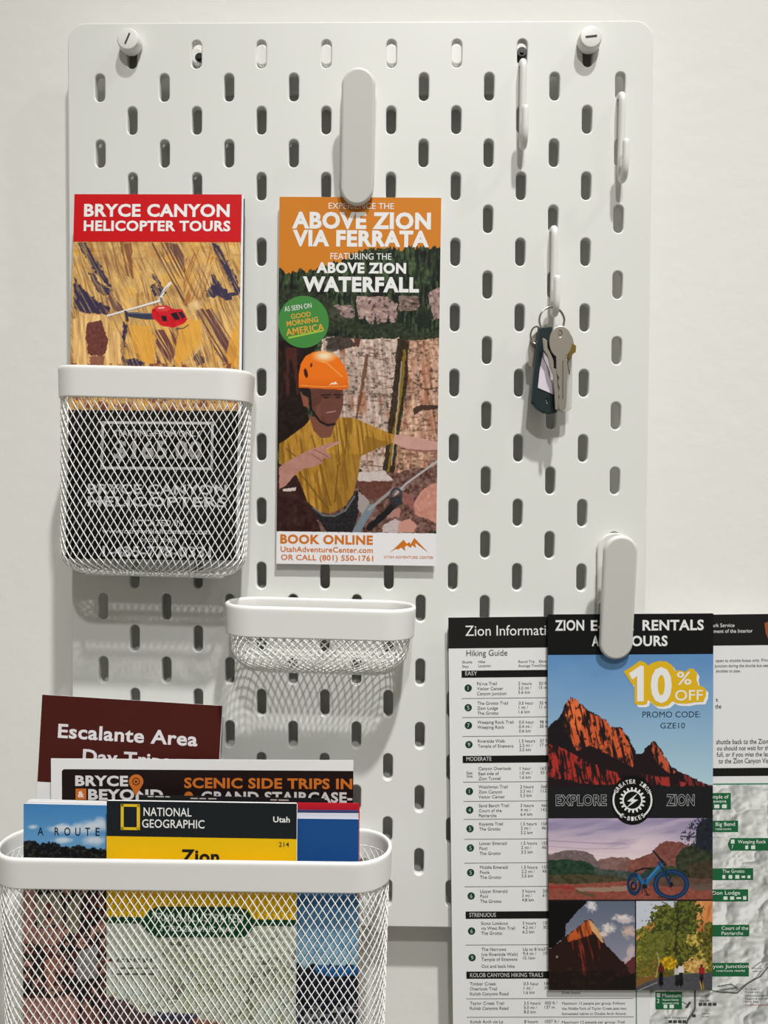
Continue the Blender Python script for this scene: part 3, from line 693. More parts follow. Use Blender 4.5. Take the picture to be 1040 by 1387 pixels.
    p.line([(300, 1000), (330, 1006), (412, 1080)], 5, (246, 176, 96), .8); p.ell(217, 1062, 10, 26, (60, 24, 12), -12); p.ell(246, 1018, 6, 12, (96, 40, 14), 10); p.line([(190, 1128), (300, 1136), (440, 1132)], 4, (246, 160, 80), .9)
    p.fill([(342, 1128), (358, 1112), (366, 1118), (376, 1106), (392, 1126), (380, 1120), (372, 1124), (362, 1120)], (248, 226, 200))
    skin = (192, 148, 138)
    p.fill([(698, 1392), (760, 1402), (830, 1412), (945, 1440), (945, 1486), (850, 1488), (780, 1478), (688, 1440)], skin, 2, 12, 3, 1, 10, 30); p.fill([(750, 1470), (850, 1478), (945, 1478), (945, 1488), (850, 1490), (780, 1480)], (142, 96, 86))
    p.fill([(72, 1650), (72, 1570), (150, 1520), (240, 1475), (300, 1456), (345, 1440), (396, 1428), (402, 1440), (330, 1470), (322, 1482), (352, 1510), (346, 1530), (312, 1520), (304, 1550), (256, 1570), (200, 1580), (150, 1620), (110, 1670), (72, 1690)], (172, 124, 112), 2, 12, 5, 1, 12, 20)
    p.line([(262, 1476), (312, 1500), (345, 1524)], 4, (120, 74, 66)); p.line([(250, 1500), (306, 1540)], 4, (120, 74, 66)); p.line([(330, 1472), (398, 1436)], 3, (206, 160, 148))
    # harness, rope and gear
    p.fill([(250, 1780), (300, 1825), (360, 1832), (425, 1800), (490, 1700), (512, 1690), (512, 1790), (470, 1925), (330, 1925), (275, 1840)], (34, 32, 34), 5, 12, 50, 1, 24, 7)
    p.line([(256, 1790), (310, 1832), (370, 1836), (430, 1806), (480, 1730)], 10, (112, 116, 120), .8); p.fill([(500, 1700), (556, 1750), (560, 1790), (520, 1830), (500, 1800)], (158, 146, 144), 6, 10, 51)
    p.line([(560, 1900), (640, 1830), (690, 1780)], 34, (26, 24, 26), 1, 5, 10); p.line([(488, 1925), (530, 1850), (570, 1790)], 40, (112, 128, 140), .95)
    p.line([(560, 1800), (690, 1690), (745, 1690)], 16, (150, 150, 152), .9); p.line([(700, 1720), (760, 1660), (940, 1530)], 11, (170, 170, 172), .95); p.ell(706, 1722, 34, 42, (60, 62, 68), ring=.35); p.fill([(668, 1740), (730, 1720), (740, 1770), (690, 1790)], (44, 46, 50), 5, 8, 4, .9, 30, 5)
    return p.C
vf = Sheet('rack_card', 'tall climbing tour card with an orange sky and a helmeted climber', 'leaflet', (378.5, 266.5), (597.5, 268), (376, 763.5), 4.2, 4.0, .0010, 3)
vf.picture('climber_photo', 377, 267, 597, 722, climb, .72, 1, full=(1, 1, 1, 0))
vf.rect('footer_panel', 376, 721, 594, 765, inkmat(226, 225, 228), 1, full=(1, 0, 1, 1))
vf.letters('heading_lettering', [('ABOVE ZION', 395.5, 287.5, 583.5, 309), ('VIA FERRATA', 396.5, 312, 581, 333)], I_white, 2, bold=.045)
vf.letters('subheading_lettering', [('EXPERIENCE THE', 445, 275, 533.5, 283)], I_white, 2, bold=.002)
vf.letters('subheading_lettering', [('FEATURING THE', 447.5, 343, 530, 351.5)], I_white, 2, bold=.002)
vf.letters('waterfall_lettering', [('ABOVE ZION', 428.5, 355.8, 550, 369.5), ('WATERFALL', 410, 375, 567.5, 394.5)], I_white, 2, bold=.045)
bg = vf.poly('badge', [(411 + 34.3 * math.cos(a), 436 + 35.3 * math.sin(a)) for a in np.linspace(0, 2 * math.pi, 60, endpoint=False)], inkmat(64, 132, 62), 2)
bg.location.y = 0
vf.letters('badge_lettering', [('AS SEEN ON', 385, 413, 422, 419.5, 9)], I_white, 3, parent=bg, bold=.0)
vf.letters('badge_lettering', [('GOOD', 394, 423.8, 421, 430.4, 9), ('MORNING', 388, 432.2, 431, 439, 9), ('AMERICA', 387, 441.8, 439, 451, 9)], inkmat(214, 160, 60), 3, parent=bg, bold=.022)
vf.poly('badge_underline', [(390, 456.5), (412, 452), (438.5, 446.5), (438, 449), (412, 454.5), (391, 459)], inkmat(150, 190, 60), 3, parent=bg)
O_ = inkmat(200, 112, 30)
vf.letters('booking_lettering', [('BOOK ONLINE', 379.5, 724.5, 505, 736.5)], O_, 2, bold=.04)
vf.letters('booking_lettering', [('UtahAdventureCenter.com', 380, 740.8, 505, 748), ('OR CALL (801) 550-1761', 380.5, 751.8, 505.5, 759)], O_, 2, bold=.02)
vf.letters('logo_lettering', [('UTAH ADVENTURE CENTER', 520, 753, 587, 756.5)], O_, 2, bold=.012)
lg = vf.poly('mountain_logo', [(527, 749), (536, 741), (546.5, 731), (551, 736.5), (554, 734), (556, 737), (561, 728.5), (580, 748.5), (562, 735), (563.5, 742), (558, 738.5), (556.5, 742), (551, 738.5), (548, 741), (549, 746), (543, 741.5), (540, 744), (535.5, 743.5)], O_, 2)

# ================= sheets held by the lower clip
info = Sheet('information_sheet', 'large black headed hiking guide and map sheet behind the bike rental card', 'information sheet', (607, 836.5), (1087, 831), (621, 1478), 5.2, 5.2, .0005, 2)
def relief(px, py):
    p = Pic(px, py, 0, 0, 1.0, (206, 208, 206)); X, Y = p.X, p.Y
    h = lambda x, y: 1 - np.abs(fbm(x / 46 + .5 * fbm(x / 30, y / 30, 7, 2), y / 40, 3, 4) - .5) * 2
    gx = h(X + 1.2, Y + .6) - h(X - 1.2, Y - .6)
    p.C += np.clip(gx * 420, -70, 38)[:, None]
    p.mix((fbm(X / 9, Y / 9, 15, 3) > .66) * .25, (150, 152, 150))
    K = (70, 72, 70)
    p.line([(941, 1342), (941, 1366), (938, 1372), (932, 1380), (929, 1388)], 2.6, (84, 86, 84), 1)
    p.line([(970, 1343), (998, 1345), (1012, 1332), (1030, 1322), (1041, 1308)], 2.2, (92, 92, 90), .9); p.line([(972, 1336), (990, 1333), (998, 1338), (976, 1341)], 1.8, K, .8); p.line([(958, 1340), (975, 1344), (996, 1345)], 1.6, K, .8)
    for k in range(24): p.ell(998 + k * 1.75, 1341 - k * 1.15 + (k > 14) * -(k - 14) * .9, .8, .8, (60, 60, 60))
    p.line([(1040, 1300), (1028, 1304), (1018, 1312)], 1.5, (90, 90, 88), .6)
    p.line([(924, 1357), (931, 1361), (928, 1365)], 1.2, K); p.line([(930, 1364), (934, 1358)], 3, (60, 60, 58))
    return p.C
info.rect('heading_band', 607, 836, 1087, 875.8, inkmat(30, 29, 28), 1, full=(1, 1, 1, 0))
info.picture('relief_map', 880, 1340, 1046, 1470, relief, .8, 1)
info.picture('relief_map', 955, 1062, 1046, 1342, relief, .8, 1.4)
info.letters('title_lettering', [('Zion Information', 630, 846.8, 759, 860.5)], I_white, 2, bold=.002)
info.letters('title_lettering', [('National Park Service', 936, 844.5, 994.5, 849.5), ('U.S. Department of the Interior', 936, 852.2, 1019, 857.2)], I_white, 2, bold=.002)
info.poly('arrowhead_emblem', [(1035, 844), (1040, 842), (1046, 844), (1045, 856), (1041, 868), (1037, 858)], inkmat(150, 84, 50), 2)
K1 = inkmat(74, 74, 78)
T = []
T += [('Hiking Guide', 631.5, 880.2, 687, 888.2)]
for tx, x, y in (('Shuttle', 626, 895), ('Stop', 626, 900.8), ('Hike', 648, 894.5), ('Location', 648, 900), ('Round Trip', 702, 894.3), ('Average Time', 702, 900), ('Elevation', 730, 893.8), ('Change', 730, 899.6)): T.append((tx, x, y, None, y + 3.4))
rows = [(926, [('Pa\'rus Trail', 646), ('Visitor Center', 646), ('Canyon Junction', 646)], ['2 hours', '3.5 mi /', '5.6 km'], ['50 ft /', '15 m']),
 (952.5, [('The Grotto Trail', 646.5), ('Zion Lodge', 646.5), ('The Grotto', 646.5)], ['0.5 hour', '1 mi /', '1.6 km'], ['35 ft /', '11 m']),
 (978.3, [('Weeping Rock Trail', 646.5), ('Weeping Rock', 646.5)], ['0.5 hour', '0.4 mi /', '0.6 km'], ['98 ft /', '30 m']),
 (1003.8, [('Riverside Walk', 647), ('Temple of Sinawava', 647)], ['1.5 hours', '2.2 mi /', '3.5 km'], ['57 ft /', '17 m']),
 (1041, [('Canyon Overlook', 648), ('East side of', 648), ('Zion Tunnel', 648)], ['1 hour', '1.0 mi /', '1.6 km'], ['163 ft', '50 m']),
 (1065.8, [('Watchman Trail', 648), ('Zion Canyon', 648), ('Visitor Center', 648)], ['2 hours', '3.3 mi /', '5.3 km'], ['368 ft', '112 m']),
 (1091.2, [('Sand Bench Trail', 648.5), ('Court of the', 648.5), ('Patriarchs', 648.5)], ['3 hours', '4 mi /', '6.4 km'], ['466 ft', '142 m']),
 (1116, [('Kayenta Trail', 649), ('The Grotto', 649)], ['1.5 hours', '2 mi /', '3.2 km'], ['150 ft', '46 m']),
 (1142.3, [('Lower Emerald', 649.3), ('Pool', 649.3), ('The Grotto', 649.3)], ['1.5 hours', '2 mi /', '3.2 km'], ['150 ft', '46 m']),
 (1174.7, [('Middle Emerald', 650), ('Pools', 650), ('The Grotto', 650)], ['1.5 hours', '2.2 mi /', '3.5 km'], ['150 ft', '46 m']),
 (1207.2, [('Upper Emerald', 650.3), ('Pool', 650.3), ('The Grotto', 650.3)], ['3 hours', '3 mi /', '4.8 km'], ['200 ft', '61 m']),
 (1250.4, [('Scout Lookout', 651.5), ('via West Rim Trail', 651.5), ('The Grotto', 651.5)], ['3 hours', '4.2 mi /', '6.2 km'], ['1000 ft', '305 m']),
 (1285.8, [('The Narrows', 652), ('(via Riverside Walk)', 652), ('Temple of Sinawava', 652)], ['Up to 8 hrs', '9.4 mi /', '15.1km'], ['334 ft', '102 m']),
 (1332.5, [('Timber Creek', 636.5), ('Overlook Trail', 636.5), ('Kolob Canyons Road', 636.5)], ['0.5 hour', '1 mi /', '1.6 km'], ['100 ft', '30 m']),
 (1358.8, [('Taylor Creek Trail', 636.5), ('Kolob Canyons Road', 636.5)], ['3.5 hours', '5.0 mi /', '8.0 km'], ['450 ft /', '137 m']),
 (1383.8, [('Kolob Arch via La', 637), ('Verkin Creek Trail', 637)], ['8 hours', '14 mi /', '22.5 km'], ['1037 ft /', '316 m'])]
for y, names, tm, el in rows:
    sl = (y - 926) / 460 * 8
    for k, (tx, x) in enumerate(names): T.append((tx, x, y - 2.2 + 6.75 * k, None, y + 2.0 + 6.75 * k))
    for k, tx in enumerate(tm): T.append((tx, 702 + sl, y - 2.4 + 5.9 * k, None, y + 1.7 + 5.9 * k))
    for k, tx in enumerate(el): T.append((tx, 730 + sl, y - 2.6 + 5.7 * k, None, y + 1.5 + 5.7 * k))
T += [('Out and back hike', 652, 1306.5, None, 1310.7), ('East', 632, 1045, None, 1048.5), ('Side', 632, 1049.6, None, 1053)]
for y, tx in ((1342.8, '(Kolob Canyons)'), (1357, 'Maximum 12 people per group. Follows'), (1364, 'the Middle Fork of Taylor Creek past two'), (1371, 'homestead cabins to Double Arch Alcove.'), (1382.5, 'Maximum 12 people per group. Trail')):
    T.append((tx, 761, y, 786 if y < 1350 else (846 if 'Max' in tx else 848), y + 3.4))
T += [('open to shuttle buses only. Private', 969, 892.3, 1046, 896.3), ('Junction during the shuttle bus season', 967.5, 899.4, 1047, 903.4), ('shuttles to pass.', 969.5, 906.5, 1003, 910.5)]
info.letters('small_print', T, K1, 2, bold=.001)
info.letters('notice_lettering', [('shuttle back to the Zion', 970, 1001, 1040, 1007.5), ('ou should not wait for th', 971, 1010, 1041, 1016), ('full, or if you miss the las', 970.5, 1018.5, 1041, 1024.5), ('to the Zion Canyon Visi', 973, 1027, 1042, 1033.5), ('t', 969, 945, 972.5, 950), ('the', 968.5, 953.5, 976.5, 959.5)], inkmat(60, 60, 62), 2, bold=.004)
for nm, y0, y1, x0 in (('EASY', 907.2, 916.8, 625), ('MODERATE', 1022.8, 1032.6, 626.5), ('STRENUOUS', 1234, 1244, 630.5), ('KOLOB CANYONS HIKING TRAILS', 1315.5, 1325.3, 631.5)):
    sb = info.rect('section_bar', x0, y0, 860, y1, inkmat(22, 22, 22), 1)
    info.letters('section_name', [(nm, x0 + 5, y0 + 2.2, x0 + 5 + {4: 16, 8: 34, 9: 36, 27: 99}[len(nm)], y1 - 2.2)], inkmat(200, 200, 200), 2, parent=sb, bold=.006)
for y in (945, 970.8, 996.5, 1058.5, 1084.6, 1109, 1136, 1168.3, 1200.4, 1279.5, 1352.5, 1377.5):
    info.rect('rule_line', 625.5 + (y - 945) / 440 * 6.5, y - .45, 858, y + .45, inkmat(120, 120, 124), 1)
for n_, x, y in (('1', 634, 932), ('5', 634, 958.5), ('7', 634.3, 982.5), ('9', 635, 1008.5), ('1', 635.7, 1071.8), ('4', 636, 1097.2), ('5', 636.5, 1122.5), ('5', 637, 1148.5), ('5', 637.3, 1181.8), ('6', 638, 1213.5), ('6', 638.6, 1261), ('9', 639.3, 1297)):
    nb = info.poly('number_badge', [(x + 5 * math.cos(a), y + 5 * math.sin(a)) for a in np.linspace(0, 2 * math.pi, 24, endpoint=False)], inkmat(26, 62, 42), 1)
    info.letters('number', [(n_, x - 1.6 + (1.0 if n_ == '1' else 0), y - 2.7, None if n_ == '1' else x + 1.6, y + 2.7)], inkmat(190, 200, 195), 2, parent=nb, bold=.001)
info.rect('black_bar', 950, 1040, 1087, 1051, inkmat(26, 26, 24), 1, full=(0, 0, 1, 0))
info.rect('green_rule', 950, 1060.8, 1087, 1062.6, inkmat(60, 130, 100), 2, full=(0, 0, 1, 0))
info.rect('green_rule', 861, 1330, 862.6, 1470, inkmat(70, 150, 125), 2)
GR = inkmat(30, 98, 60)
def stop(x0, y0, x1, y1, texts, icons=(), tip=0):
    if tip: o = info.poly('map_label', [(x0, (y0 + y1) / 2), (x0 + tip, y0), (x1, y0), (x1, y1), (x0 + tip, y1)], GR, 2)
    else: o = info.rect('map_label', x0, y0, x1, y1, GR, 2)
    info.letters('stop_name', texts, inkmat(225, 232, 226), 3, parent=o, bold=.006)
    for x, y, w_, h_ in icons: info.rect('map_symbol', x, y, x + w_, y + h_, inkmat(215, 225, 218), 3, parent=o, r=.0003)
stop(955, 1074, 989.5, 1096.5, [('Temple of', 957, 1076.5, 986.5, 1081.5), ('Sinawava', 957, 1083, 983.5, 1087)], [(967, 1089.5, 7, 5), (977.5, 1089.5, 6.5, 5)])
stop(955, 1111.5, 999.5, 1127, [('Big Bend', 969, 1113.5, 995, 1118.5), ('restrooms', 969, 1121, 990, 1124)])
stop(985, 1135, 1046, 1152, [('Weeping Rock', 999, 1137.5, 1037, 1142.2), ('7', 990.5, 1144.5, 993, 1149)], [(989.5, 1137, 5, 5.5), (1009, 1145, 4, 5), (1017, 1145, 5.5, 5)], 4)
stop(955, 1176, 1019.8, 1192, [('The Grotto', 978, 1177.5, 1008, 1182)], [(978, 1185, 4, 5), (986.5, 1185, 5, 5), (995.5, 1185, 5.5, 5), (1004, 1186, 5, 3), (1012, 1185.5, 4, 4)])
stop(955, 1204.5, 1013, 1221, [('Zion Lodge', 962, 1206.5, 1002, 1211.5)], [(979.5, 1214, 5.5, 4.5), (988.5, 1214, 5.5, 4.5), (997, 1215, 6.5, 2.5), (1006, 1213.5, 4.5, 5)])
stop(955, 1252.5, 1014.5, 1268.3, [('Court of the', 977, 1254.5, 1013, 1259.2), ('Patriarchs', 977, 1261.5, 1006, 1266)])
stop(955, 1304, 1014, 1322.5, [('Canyon Junction', 950, 1306, 1013.5, 1310.8), ('restrooms nearby', 970, 1313, 1009, 1315.8)])
stop(887.5, 1343.3, 923.5, 1367, [('Museum', 896.5, 1345.3, 922, 1350.5), ('Human history', 897, 1352.5, 919, 1355.2), ('museum only', 897, 1357, 919, 1359.6), ('2', 889.3, 1352.5, 892.8, 1358)], [(889, 1345, 5, 5.5), (898.5, 1360.5, 5, 5), (906.5, 1360.5, 6, 5)])
MP = [('Lodge 2000', 946.5, 1354, 961, 1356.3), ('South Campground', 900, 1376.5, 930, 1379.2), ('Visitor', 950, 1371.5, 962, 1373.5), ('Center', 950, 1375.5, 960, 1377.3), ('Canyon Junction', 1018, 1310, 1031, 1312), ('closed at', 1018, 1314, 1030, 1316),
    ('Mt. Carmel', 1009, 1338, 1024, 1340.5), ('Tunnel entry', 1009, 1342.3, 1030, 1344.6), ('Vehicles longer than', 1009, 1347, 1046, 1349.3), ('require permit', 1009, 1351, 1042, 1353.4), ('and fee.', 1009, 1355, 1028, 1357.4)]
for q in MP: info.letters('map_print', [q], inkmat(80, 80, 80), 3)
info.letters('map_print', [('No pedestrians or bicycles', 1009, 1359.6, 1048, 1361.8)], inkmat(170, 60, 60), 3)
for x, y in ((946, 1358), (952, 1358), (958.5, 1358), (965, 1358), (905, 1381.5), (911.5, 1381.5), (918, 1381.5), (924, 1381.5), (937, 1373.5)): info.rect('map_symbol', x, y, x + 5, y + 4, inkmat(66, 68, 66), 3, r=.0003)

# bike rental card
def peaks(px, py):
    p = Pic(px, py, 0, 0, 1.0); X, Y = p.X, p.Y
    p.grade(np.ones(len(X)), 886, 1062, (92, 138, 190), (176, 204, 216))
    p.mix(np.clip((fbm(X / 60, Y / 30, 2, 3) - .5) * 2, 0, 1) * .18, (150, 185, 215))
    prof = [(740, 988), (747, 982), (756, 972), (762, 962), (765, 954), (768, 949), (771, 948), (773, 944.5), (777, 946), (780, 945.5), (784, 951), (792, 957), (798, 963), (806, 967), (814, 972), (820, 974), (826, 983), (836, 985), (842, 986), (847, 994), (853, 1001), (857, 1012), (862, 1021), (868, 1021), (873, 1014), (880, 1009), (886, 1003), (889, 1007), (894, 1012), (899, 1023), (905, 1030), (909, 1038), (918, 1044), (926, 1047), (935, 1052), (950, 1060), (960, 1063), (975, 1066), (975, 1072), (740, 1072)]
    m = p.inside(prof, 2.2, 5, 3)
    p.mix(m, (34, 24, 26)); q = p.aniso(78, 22, 2.6, 5, 3); q2 = fbm(X / 5, Y / 7, 8, 3)
    def lit(pts, col, th=.46, seed=4, jit=3):
        k = p.inside(pts, jit, 7, seed) & m; p.mix(k * np.clip((q - th) * 9, 0, 1) * np.clip((q2 - .28) * 6, .15, 1), col)
    lit([(766, 957), (774, 946), (786, 953), (800, 965), (822, 976), (845, 993), (856, 1012), (858, 1040), (838, 1030), (800, 1010), (782, 1018), (770, 1000), (763, 985)], (206, 92, 52), .40)
    lit([(768, 950), (780, 947), (790, 962), (786, 990), (770, 985)], (224, 112, 62), .42, 9)
    lit([(740, 1008), (752, 1008), (790, 1030), (830, 1045), (850, 1060), (800, 1063), (742, 1052)], (170, 50, 42), .42, 6)
    lit([(884, 1005), (892, 1012), (904, 1032), (916, 1046), (908, 1050), (892, 1036), (884, 1022)], (192, 86, 56), .38, 7)
    lit([(868, 1048), (900, 1052), (930, 1060), (925, 1066), (880, 1062)], (158, 52, 46), .45, 8); lit([(924, 1048), (966, 1062), (966, 1066), (930, 1064)], (130, 48, 44), .46, 2)
    p.fill([(740, 988), (762, 966), (766, 985), (776, 1006), (772, 1018), (748, 1006), (740, 1010)], (28, 24, 28), 3, 6, 3, .85)
    return p.C
def landscape(px, py):
    p = Pic(px, py, 730, 1040, 4.0); p.X = np.maximum(p.X, 66); X, Y = p.X, p.Y
    p.grade(np.ones(len(X)), 268, 500, (150, 140, 172), (228, 206, 210)); p.mix(np.clip((X - 560) / 400, 0, 1) * np.clip((420 - Y) / 160, 0, 1) * .7, (112, 106, 146)); p.ell(560, 430, 220, 110, (232, 214, 216), a=.6, soft=.9)
    q = p.aniso(-8, 190, 26, 4, 3); p.mix(np.clip((q - .5) * 4, 0, 1) * .5 * (Y < 480), (208, 186, 206)); p.mix(np.clip((.42 - q) * 5, 0, 1) * .45 * (Y < 480), (128, 116, 156))
    p.line([(60, 395), (300, 408), (470, 412)], 6, (150, 130, 155), .6, 3, 40); p.line([(60, 425), (250, 440), (420, 436)], 5, (160, 135, 155), .5, 3, 40); p.line([(60, 455), (420, 470)], 12, (232, 206, 206), .5, 3, 40)
    def hill(pts, col, seed, amp=26): p.fill(pts, col, 7, 20, seed, 1, amp, 16)
    hill([(320, 500), (400, 485), (480, 485), (510, 510), (510, 580), (320, 580)], (128, 96, 92), 2); hill([(480, 510), (560, 478), (610, 462), (650, 412), (700, 394), (770, 405), (840, 440), (970, 430), (970, 640), (480, 600)], (124, 74, 66), 3)
    hill([(60, 472), (135, 446), (230, 445), (290, 470), (330, 520), (340, 590), (60, 590)], (112, 96, 96), 4); hill([(60, 500), (160, 495), (260, 510), (340, 560), (340, 600), (60, 600)], (36, 60, 44), 5)
    hill([(300, 545), (420, 555), (520, 565), (560, 580), (560, 615), (300, 610)], (66, 74, 70), 6); hill([(540, 580), (600, 540), (720, 530), (800, 560), (800, 620), (540, 620)], (46, 66, 44), 7)
    hill([(60, 580), (200, 575), (420, 585), (500, 610), (480, 628), (200, 640), (60, 640)], (70, 66, 46), 8); hill([(740, 480), (780, 430), (860, 420), (970, 400), (970, 640), (820, 630), (740, 600)], (52, 58, 42), 9)
    hill([(800, 520), (970, 500), (970, 640), (830, 635)], (66, 58, 44), 11, 22)
    hill([(850, 330), (880, 280), (970, 262), (970, 430), (900, 450), (850, 420)], (34, 40, 50), 10, 20); q = fbm(X / 9, Y / 9, 31, 3)
    p.mix(p.inside([(760, 360), (860, 270), (970, 265), (970, 480), (780, 440)], 14, 20, 3) * (q > .53) * .85, (32, 38, 46)); p.line([(770, 370), (840, 375), (880, 350)], 8, (36, 40, 52), .8, 4); p.line([(960, 420), (900, 360), (860, 270)], 6, (34, 34, 40), .8, 4)
    p.fill([(60, 625), (200, 630), (480, 612), (640, 620), (800, 640), (970, 640), (970, 720), (60, 720)], (138, 74, 62), 4, 20, 12, 1, 20, 14); p.fill([(560, 596), (720, 590), (860, 600), (970, 600), (970, 650), (560, 640)], (96, 70, 58), 5, 16, 17, 1, 16, 12); p.fill([(190, 650), (330, 648), (480, 640), (480, 665), (330, 672), (210, 668)], (152, 128, 112), 5, 16, 13, .9)
    p.fill([(190, 655), (260, 680), (310, 690), (290, 700), (220, 685)], (88, 78, 56), 5, 10, 14); p.fill([(60, 640), (180, 640), (200, 660), (60, 655)], (150, 50, 46), 4, 14, 15, .8); p.fill([(800, 640), (970, 620), (970, 665), (850, 668)], (98, 84, 78), 5, 20, 16, .8)
    b1, b2 = (22, 48, 84), (38, 98, 152)
    p.ell(715, 632, 98, 82, b1, ring=.28); p.ell(715, 632, 88, 72, (44, 84, 130), ring=.05); p.ell(715, 632, 12, 14, (20, 26, 36)); p.line([(700, 625), (712, 590), (680, 560)], 9, (26, 42, 62)); p.line([(690, 625), (720, 662)], 5, (80, 60, 60), .7)
    p.ell(515, 630, 40, 62, b1, ring=.36); p.ell(512, 640, 18, 26, (24, 30, 42), ring=.5); p.line([(515, 632), (545, 590), (580, 650)], 9, (30, 76, 120)); p.line([(540, 585), (560, 620), (580, 640)], 16, b2)
    p.line([(574, 628), (615, 580), (660, 525)], 24, b2); p.line([(590, 600), (648, 535)], 7, (74, 140, 190), .8); p.line([(650, 515), (668, 545), (706, 628)], 12, b1); p.line([(655, 500), (664, 530)], 10, b2)
    p.line([(618, 450), (640, 475), (668, 515)], 9, (26, 24, 30)); p.line([(636, 470), (690, 525)], 6, (26, 24, 30)); p.ell(680, 526, 10, 8, (40, 40, 46)); p.line([(520, 560), (570, 545), (605, 545)], 9, (26, 26, 32)); p.line([(576, 560), (574, 620)], 9, (28, 64, 104))
    p.line([(560, 640), (590, 690)], 6, (30, 30, 34)); p.line([(578, 690), (598, 688)], 5, (30, 30, 34)); p.line([(560, 650), (556, 680)], 5, (30, 30, 34)); p.ell(572, 642, 14, 14, (26, 32, 40)); p.line([(645, 700), (740, 712)], 6, (70, 34, 32), .8)
    return p.C
def cave(px, py):
    p = Pic(px, py, 730, 1040, 4.0); p.X = np.maximum(p.X, 66); X, Y = p.X, p.Y
    p.grade(np.ones(len(X)), 715, 1060, (92, 102, 122), (140, 140, 156))
    for cx, cy, rx, ry, c in ((285, 750, 34, 30, (222, 218, 220)), (455, 815, 60, 22, (226, 214, 210)), (470, 830, 50, 14, (198, 186, 188)), (370, 868, 42, 26, (226, 216, 210)), (350, 900, 28, 14, (216, 200, 192)), (490, 885, 44, 36, (206, 176, 166)), (500, 1000, 30, 40, (196, 176, 180)), (480, 1040, 40, 20, (190, 170, 176))):
        p.ell(cx, cy, rx * 1.1, ry * 1.2, c, a=.95, soft=.6, jit=.5, seed=int(cx))
    m = p.inside([(60, 985), (130, 925), (160, 900), (200, 870), (245, 832), (275, 818), (300, 850), (330, 905), (350, 942), (400, 1000), (440, 1040), (470, 1062), (520, 1020), (530, 1210), (60, 1210)], 6, 14, 3)
    p.mix(m, (40, 22, 20)); q = p.aniso(80, 90, 12, 6, 3); q2 = fbm(X / 16, Y / 16, 5, 3)
    k = p.inside([(150, 915), (200, 872), (245, 834), (278, 822), (300, 900), (262, 912), (210, 925), (160, 945)], 6, 12, 4); p.mix(k * np.clip((q - .25) * 4, .2, 1), (190, 88, 40))
    p.fill([(270, 826), (284, 830), (320, 880), (350, 944), (340, 948), (305, 900), (284, 880)], (222, 170, 112), 4, 8, 5, .95)
    k = p.inside([(160, 930), (300, 905), (345, 950), (330, 1040), (260, 1060), (200, 1010)], 12, 20, 7) & m; p.mix(k * np.clip((q - .5) * 8, 0, 1) * .8, (128, 48, 32)); k = p.inside([(220, 960), (250, 960), (255, 1130), (235, 1120)], 8, 14, 8); p.mix(k * np.clip((q - .38) * 8, 0, 1) * .7, (140, 50, 36))
    p.fill([(470, 1062), (500, 1030), (530, 1015), (530, 1130), (490, 1110)], (92, 44, 44), 5, 10, 9); p.mix(m * (Y > 1080) * np.clip((q2 - .55) * 6, 0, 1) * .5, (66, 52, 30))
    p.fill([(60, 700), (270, 700), (250, 735), (190, 790), (150, 850), (135, 920), (90, 960), (60, 980)], (16, 13, 14), 8, 18, 10); p.mix((Y > 1100) * (X < 420) * .4, (16, 14, 12)); p.fill([(400, 1150), (530, 1100), (530, 1210), (380, 1210)], (20, 18, 16), 10, 20, 11, .8)
    p.ell(97, 1024, 5, 7, (180, 170, 165), a=.8)
    return p.C
